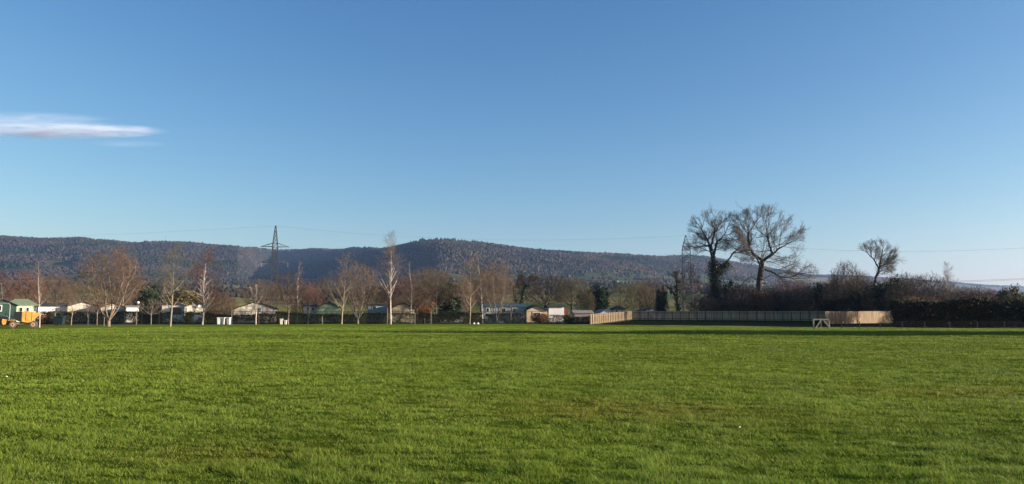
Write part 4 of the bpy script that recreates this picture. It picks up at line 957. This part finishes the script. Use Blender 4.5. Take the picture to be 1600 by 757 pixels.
# ------------------------------------------------------------------ site dumper
def dumper():
    Y = 84.0; x = X(41, Y); t = thing('site_dumper', 'yellow site dumper with dark skip and muddy wheels parked at the left edge', 'dumper', (x, Y, 0), R(27)); t.scale = (.85, .9, 1)
    s_ = Y / FPX   # metres per photo pixel; local x runs to the right
    wr = .40
    for wx, nm in ((-1.1, 1), (1.1, 1)):
        for wy in (-.62, .62):
            tw = MB(); tw.lathe((wx, wy - .15, wr), (0, 1, 0), [(0, .22), (0, .33), (.04, wr - .02), (.1, wr), (.2, wr), (.26, wr - .02), (.3, .33), (.3, .22)], 24)
            for k in range(18):
                a = 2 * math.pi * k / 18; tw.box((wx + math.cos(a) * wr, wy, wr + math.sin(a) * wr), (.05, .26, .07), ry=-a)
            tyre = tw.build('wheel', M['mud'], t)
            MB().lathe((wx, wy - .17, wr), (0, 1, 0), [(0, .10), (.01, .23), (.32, .23), (.33, .10)], 20).build('rim', M['rim'], tyre)
            MB().lathe((wx, wy - .19, wr), (0, 1, 0), [(0, .06), (.03, .09), (.36, .09), (.38, .06)], 14).build('hub', M['black'], tyre)
    MB().box((-.25, 0, .55), (2.3, .55, .22)).build('chassis', M['yellow'], t, bevel=.02)
    MB().box((-1.15, 0, .88), (1.0, 1.46, .07)).build('mudguard', M['yellow'], t, bevel=.02)
    # engine cover at the rear (left)
    MB().prism([(-3.3, .35), (-1.5, .35), (-1.5, .95), (-1.7, 1.3), (-3.1, 1.25), (-3.4, .9)], -.55, .55).build('engine_cover', M['black'], t, bevel=.04)
    MB().prism([(-2.3, 1.305), (-1.8, 1.36), (-1.46, 1.1), (-1.45, .93), (-1.66, 1.2), (-1.75, 1.31)], -.58, .58).build('seat_cowl', M['galv'], t, bevel=.02)
    MB().prism([(-2.25, .5), (-2.1, .38), (-1.85, .45), (-1.75, .95), (-2.25, 1.0)], -.66, -.56).build('side_panel', M['yellow'], t, bevel=.02)
    MB().box((-2.2, -.68, .72), (.16, .03, .1)).build('lamp', M['orange'], t)
    # roll bar
    rb = MB(); 
    for wx in (-2.75, -1.5): rb.tube([(wx, -.5, .8), (wx, -.5, 2.5)], .035, 8)
    rb.tube([(-2.75, -.5, 2.5), (-2.6, -.5, 2.68), (-1.65, -.5, 2.68), (-1.5, -.5, 2.5)], .035, 8); rb.build('roll_bar', M['galv'], t)
    MB().box((-1.7, .1, 1.1), (.5, .5, .12)).build('seat', M['black'], t, bevel=.03); MB().box((-1.95, .1, 1.38), (.1, .48, .5), ry=-.1).build('seat_back', M['black'], t, bevel=.03)
    MB().tube([(-1.15, 0, .9), (-1.3, 0, 1.35)], .03, 8).build('steering_column', M['black'], t)
    w = MB(); pts = [(-1.32 + math.cos(a) * .05, math.sin(a) * .19, 1.38 + math.cos(a) * .18) for a in np.linspace(0, 2 * math.pi, 17)]; w.tube(pts, .015, 6); w.build('steering_wheel', M['black'], t)
    # skip: open tipping tray, outer shell then inner cavity
    out = [(-.15, .72), (.55, .60), (.95, .72), (1.75, 1.55), (1.75, 1.62), (.1, 1.86), (-.15, 1.7)]
    s = MB(); y0, y1 = -.78, .78; n = len(out)
    s.prism(out, y0, y0 + .06); s.prism(out, y1 - .06, y1)
    shell = [(-.15, 1.7), (-.15, .72), (.55, .60), (.95, .72), (1.75, 1.55)]
    for k in range(len(shell) - 1):
        a = Vector((shell[k][0], 0, shell[k][1])); b = Vector((shell[k + 1][0], 0, shell[k + 1][1])); s.bar(a, b, 1.5, .05) if False else None
        nx_, nz_ = (b.z - a.z), -(b.x - a.x); q = math.hypot(nx_, nz_); nx_, nz_ = -nx_ / q * .05, -nz_ / q * .05
        s.prism([(a.x, a.z), (b.x, b.z), (b.x + nx_, b.z + nz_), (a.x + nx_, a.z + nz_)], y0 + .06, y1 - .06)
    for xx in (.3, .95): s.prism([(xx, .78), (xx + .07, .78), (xx + .07, 1.72), (xx, 1.74)], y0 - .05, y0)
    s.build('skip', M['yellow'], t, bevel=.012)
    MB().prism([(-.8, .9), (-.17, .62), (-.17, 1.78), (-.35, 1.8), (-1.0, 1.76), (-1.08, 1.2)], -.76, .76).build('bulkhead', M['black'], t, bevel=.02)
    MB().tube([(-.3, -.2, .6), (.5, -.2, .8)], .05, 8).build('tipping_ram', M['galv'], t)
dumper()

# ------------------------------------------------------------------ timber fences on the right
def board_fence(A, B, ztop, zbot, label, m, posts_front=True, seed=1, mp='fence_wood', every=1.9, bw=.125):
    g = random.Random(seed); (xa, ya), (xb, yb) = A, B; L = math.hypot(xb - xa, yb - ya); an = math.atan2(yb - ya, xb - xa)
    t = thing('board_fence', label, 'fence', (xa, ya, 0), an); s = MB(); n = int(L / bw)
    for k in range(n):
        q = (k + .5) / n; zt = ztop[0] + (ztop[1] - ztop[0]) * q + g.uniform(-.012, .012); zb = zbot[0] + (zbot[1] - zbot[0]) * q
        s.box((q * L, g.uniform(-.006, .006), (zt + zb) / 2), (L / n - .012, .02, zt - zb))
    s.build('boards', M[m], t)
    yf = -.055 if posts_front else .055
    npost = int(L / every)
    for k in range(npost + 1):
        q = k / npost; zt = ztop[0] + (ztop[1] - ztop[0]) * q; zb = zbot[0] + (zbot[1] - zbot[0]) * q
        MB().box((q * L, yf * 1.6, (zt + zb) / 2 - .1), (.1, .1, zt - zb + .2)).build('post', M[mp], t)
    for fr in (.14, .82):
        z0 = zbot[0] + (ztop[0] - zbot[0]) * fr; z1 = zbot[1] + (ztop[1] - zbot[1]) * fr
        MB().bar((0, yf * .75, z0), (L, yf * .75, z1), .045, .09).build('rail', M[mp], t)
    MB().bar((0, 0, ztop[0] + .03), (L, 0, ztop[1] + .03), .07, .05).build('capping', M[m], t)
    return t
board_fence((X(921, 113), 113), (X(986, 160), 160), (1.42, 2.0), (-.05, .35), 'short sunlit board fence running diagonally away beside the sheds', 'fence_wood')
board_fence((X(986.5, 161), 161), (X(1290, 152), 152), (2.02, 1.98), (.3, .15), 'long weathered grey board fence running across the right of the field', 'fence_wood_old', True, 2, 'bark_dark', 1.6)
board_fence((X(1287.5, 117), 117), (X(1393, 128), 128), (1.86, 1.92), (.05, .02), 'bright new board fence with tree shadow falling across it', 'fence_wood', False, 3)

def wire_fence():
    pxs = [1312, 1340, 1372, 1406, 1441, 1480, 1523, 1565, 1609]; Y = 83.6
    t = thing('wire_fence', 'low stock wire fence on thin posts along the right hedge', 'fence', (X(pxs[0], Y), Y, 0)); x0 = X(pxs[0], Y)
    for p in pxs: MB().box((X(p, Y) - x0, 0, .34), (.075, .075, .76)).build('post', M['bark_dark'], t)
    s = MB(); L = X(pxs[-1], Y) - x0
    for z in (.15, .35, .55, .7): s.bar((0, -.05, z), (L, -.05, z), .008)
    s.build('wires', M['wire'], t)
wire_fence()
def gate_frame():
    Y = 80.5; k = Y / FPX; x0 = X(1268, Y); t = thing('timber_gate_frame', 'pale timber frame with diagonal braces at the field edge', 'gate', (x0, Y, 0), 0)
    z = lambda y: EYE + (HZ - y) * k; w = lambda p: (p - 1268) * k
    MB().box((.04, 0, z(499) / 2), (.13, .13, z(499))).build('post', M['wood_pale'], t, bevel=.01)
    MB().box((w(1293), 0, .42), (.11, .11, .86)).build('post', M['wood_pale'], t, bevel=.01)
    MB().box((w(1280.5), .02, z(500.5) / 2), (.13, .1, z(500.5))).build('post', M['wood_pale'], t, bevel=.01)
    MB().box((w(1280), -.01, z(499.4)), (w(1293), .09, .1)).build('rail', M['wood_pale'], t, bevel=.01)
    MB().bar((w(1279.5), -.09, z(501)), (w(1271), -.09, .05), .06, .11).build('brace', M['wood_pale'], t)
    MB().bar((w(1284), -.09, z(501)), (w(1293.5), -.09, .12), .06, .11).build('brace', M['wood_pale'], t)
gate_frame()

# ------------------------------------------------------------------ pylons and lines
def pylon(px, Y, ytop, label, rz, arms, hwm, zb=None, q=.27, pm='pylon'):
    x = X(px, Y); zb = float(H(x, Y)) if zb is None else zb; zt = EYE + (HZ - ytop) / FPX * Y - zb
    t = thing('pylon', label, 'pylon', (x, Y, zb), rz)
    hw = lambda z: np.interp(z / zt, [0, .45, arms[0][0], 1], [hwm * 1.25, hwm * 1.0, hwm, .2])
    s = MB(); lv = list(np.linspace(0, .62, 7) * zt) + list(np.linspace(.68, 1, 7) * zt)
    for i in range(len(lv) - 1):
        a, b = lv[i], lv[i + 1]; ha, hb = hw(a), hw(b); ca = [(-ha, -ha), (ha, -ha), (ha, ha), (-ha, ha)]; cb = [(-hb, -hb), (hb, -hb), (hb, hb), (-hb, hb)]
        for k in range(4):
            s.bar((*ca[k], a), (*cb[k], b), q * 1.3); n = (k + 1) % 4
            s.bar((*ca[k], a), (*cb[n], b), q * .6); s.bar((*ca[n], a), (*cb[k], b), q * .6); s.bar((*cb[k], b), (*cb[n], b), q * .6)
    s.build('tower', M[pm], t); tips = []
    for f, L in arms:
        z = f * zt; h = hw(z)
        for sg in (-1, 1):
            m = MB(); tip = (sg * L, 0, z)
            for yy in (-h, h): m.bar((sg * h, yy, z), tip, q); m.bar((sg * h, yy, z + 2.0), tip, q * .8)
            for fr in (.3, .6):
                p = [(sg * (h + (L - h) * fr), yy * (1 - fr), z) for yy in (-h, h)]; m.bar(p[0], p[1], q * .6); m.bar(p[0], (p[0][0], p[0][1], z + 2 * (1 - fr)), q * .6)
            am = m.build('crossarm', M[pm], t)
            MB().lathe((sg * L, 0, z - 2.6), (0, 0, 1), [(0, .1)] + [(.2 * j + (.1 if i else 0), .13 if i else .06) for j in range(1, 12) for i in (0, 1)] + [(2.6, .06)], 8).build('insulator', M['insul'], am)
            tips.append(Vector((x, Y, zb)) + Matrix.Rotation(rz, 3, 'Z') @ Vector((sg * L, 0, z - 2.6)))
    return Vector((x, Y, zb + zt)), tips
t1, a1 = pylon(428.5, 440, 353, 'taller pylon standing clear over the caravans on the left', R(12), [(.745, 7.8), (.555, 7.2), (.36, 8.2)], 1.45)
t2, a2 = pylon(1073, 430, 368, 'narrow pylon seen edge on beside the ivy-clad ash', R(74), [(.80, 6.5), (.62, 6), (.45, 6.5)], 2.2, q=.15)
t3, a3 = pylon(2000, 250, 350, 'pylon beyond the right edge of the view', R(60), [(.80, 6.5), (.62, 6), (.45, 6.5)], 2.0, zb=0)
t0, a0 = pylon(-900, 520, 370, 'pylon beyond the left edge of the view', R(0), [(.80, 6.5), (.62, 6), (.45, 6.5)], 2.0, zb=0)
def wire(a, b, sag, label, r=.035):
    s = MB(); n = 26; pts = []
    for k in range(n + 1):
        t = k / n; p = a.lerp(b, t); p.z -= 4 * sag * t * (1 - t); pts.append(tuple(p - a))
    s.tube(pts, r, 4); tag(s.build('power_line', M['wire'], None, a), label, 'cable', 'overhead power lines')
for A_, B_, sg, w_ in ((t1, t2, 5, 'between the two pylons'), (t2, t3, 9, 'running right from the narrow pylon'), (t0, t1, 7, 'running left from the taller pylon')):
    wire(A_, B_, sg, 'topmost earth wire ' + w_, .025)
lv = ['upper', 'upper', 'middle', 'middle', 'lower', 'lower']; sd_ = ['near', 'far'] * 3
for P_, Q_, sg, w_ in ((a1, a2, 6, 'between the two pylons'), (a2, a3, 12.5, 'running right from the narrow pylon'), (a0, a1, 9, 'running left from the taller pylon')):
    for k in range(6): wire(P_[k], Q_[k], sg, '%s %s conductor wire %s' % (lv[k], sd_[k], w_))

# thin mast on the left hill
Y = 3350; x = X(256, Y); z = float(H(x, Y)); t = thing('radio_mast', 'thin radio mast on the skyline of the left hill', 'mast', (x, Y, z)); MB().tube([(0, 0, 0), (0, 0, 38)], [.5, .25], 6).build('mast', M['pylon'], t)
MB().tube([(0, 0, 34), (0, 0, 37)], .7, 6).build('aerial', M['pylon'], t)

# pale fallen leaves on the turf
for px, py, sc, lab in [(1150, 667, .014, 'pale fallen leaf on the turf in the right foreground'), (20, 589, .02, 'pale fallen leaf on the turf near the left edge')]:
    Y = EYE * FPX / (py - HZ); x = X(px, Y); g = MB(); n = 8; top = []
    for k in range(n): a = 2 * math.pi * k / n; r_ = sc * (1 + .35 * math.cos(2 * a)); top.append((math.cos(a) * r_, math.sin(a) * r_ * .8, .012 * math.sin(3 * a)))
    b = [(p[0], p[1], p[2] - .003) for p in top]
    g.add(top + b, [tuple(range(n)), tuple(range(2 * n - 1, n - 1, -1))] + [(k, n + k, n + (k + 1) % n, (k + 1) % n) for k in range(n)])
    o = g.build('fallen_leaf', M['leaf_pale'], None, (x, Y, float(zfield(np.array([x]), np.array([Y]))[0]) + .05)); o.rotation_euler = (R(25), R(20), 1); tag(o, lab, 'leaf')

# ------------------------------------------------------------------ cloud (a real volume high up) and haze
def volume_mat(name, build):
    m = bpy.data.materials.new(name); m.use_nodes = True; nt = m.node_tree; nt.nodes.clear(); o = nt.nodes.new('ShaderNodeOutputMaterial'); v = nt.nodes.new('ShaderNodeVolumePrincipled')
    nt.links.new(v.outputs[0], o.inputs['Volume']); build(nt, v); return m
def ell(name, c, s, m, label):
    import bmesh
    bm = bmesh.new(); bmesh.ops.create_icosphere(bm, subdivisions=3, radius=1); me = bpy.data.meshes.new(name); bm.to_mesh(me); bm.free(); me.materials.append(m)
    o = link(name, me, None, c); o.scale = s; tag(o, label, 'cloud', kind='stuff'); return o
def cloud_nodes(dens, sc, lo, hi):
    def f(nt, v):
        N = nt.nodes; L = nt.links
        v.inputs['Color'].default_value = (.74, .86, 1, 1); v.inputs['Anisotropy'].default_value = -.25
        tc = N.new('ShaderNodeTexCoord'); mp = N.new('ShaderNodeMapping'); mp.inputs['Scale'].default_value = sc; L.new(tc.outputs['Object'], mp.inputs[0])
        nz = N.new('ShaderNodeTexNoise'); nz.inputs['Scale'].default_value = 1; nz.inputs['Detail'].default_value = 4; nz.inputs['Distortion'].default_value = .6; L.new(mp.outputs[0], nz.inputs[0])
        ln = N.new('ShaderNodeVectorMath'); ln.operation = 'LENGTH'; L.new(tc.outputs['Object'], ln.inputs[0])
        r = N.new('ShaderNodeMapRange'); r.inputs[1].default_value = 1; r.inputs[2].default_value = 0; L.new(ln.outputs['Value'], r.inputs[0])
        r2 = N.new('ShaderNodeMapRange'); r2.inputs[1].default_value = lo; r2.inputs[2].default_value = hi; L.new(nz.outputs[0], r2.inputs[0])
        a = N.new('ShaderNodeMath'); a.operation = 'MULTIPLY'; L.new(r.outputs[0], a.inputs[0]); L.new(r2.outputs[0], a.inputs[1])
        b = N.new('ShaderNodeMath'); b.operation = 'MULTIPLY'; L.new(a.outputs[0], b.inputs[0]); b.inputs[1].default_value = dens; L.new(b.outputs[0], v.inputs['Density'])
    return f
CY = 12000
def cp(px, py): return (X(px, CY), CY, EYE + (HZ - py) / FPX * CY)
k_ = CY / FPX
ell('cloud', cp(70, 201), (190 * k_, 300, 13 * k_), volume_mat('cloud_dense', cloud_nodes(.010, (4.5, 1.5, 2.2), .36, .66)), 'thin white wisp of cloud in the upper left sky')
ell('cloud', cp(20, 183), (150 * k_, 300, 12 * k_), volume_mat('cloud_veil', cloud_nodes(.0022, (2.5, 1.2, 2.2), .35, .7)), 'faint veil of cloud just above the white wisp')
ell('cloud', cp(190, 222), (70 * k_, 250, 4 * k_), volume_mat('cloud_trail', cloud_nodes(.0012, (2.5, 1.2, 2), .3, .7)), 'faint streak of cloud just below the white wisp')

HAZE = 6.5e-5
def haze_nodes(nt, v):
    v.inputs['Color'].default_value = (.36, .57, .95, 1); v.inputs['Density'].default_value = HAZE; v.inputs['Anisotropy'].default_value = .3
hb = MB(); hb.box((0, 0, 209), (15400, 15400, 442)); hz_ = hb.build('haze', volume_mat('haze_air', haze_nodes)); tag(hz_, 'faint blue winter haze filling the valley', 'haze', kind='stuff')
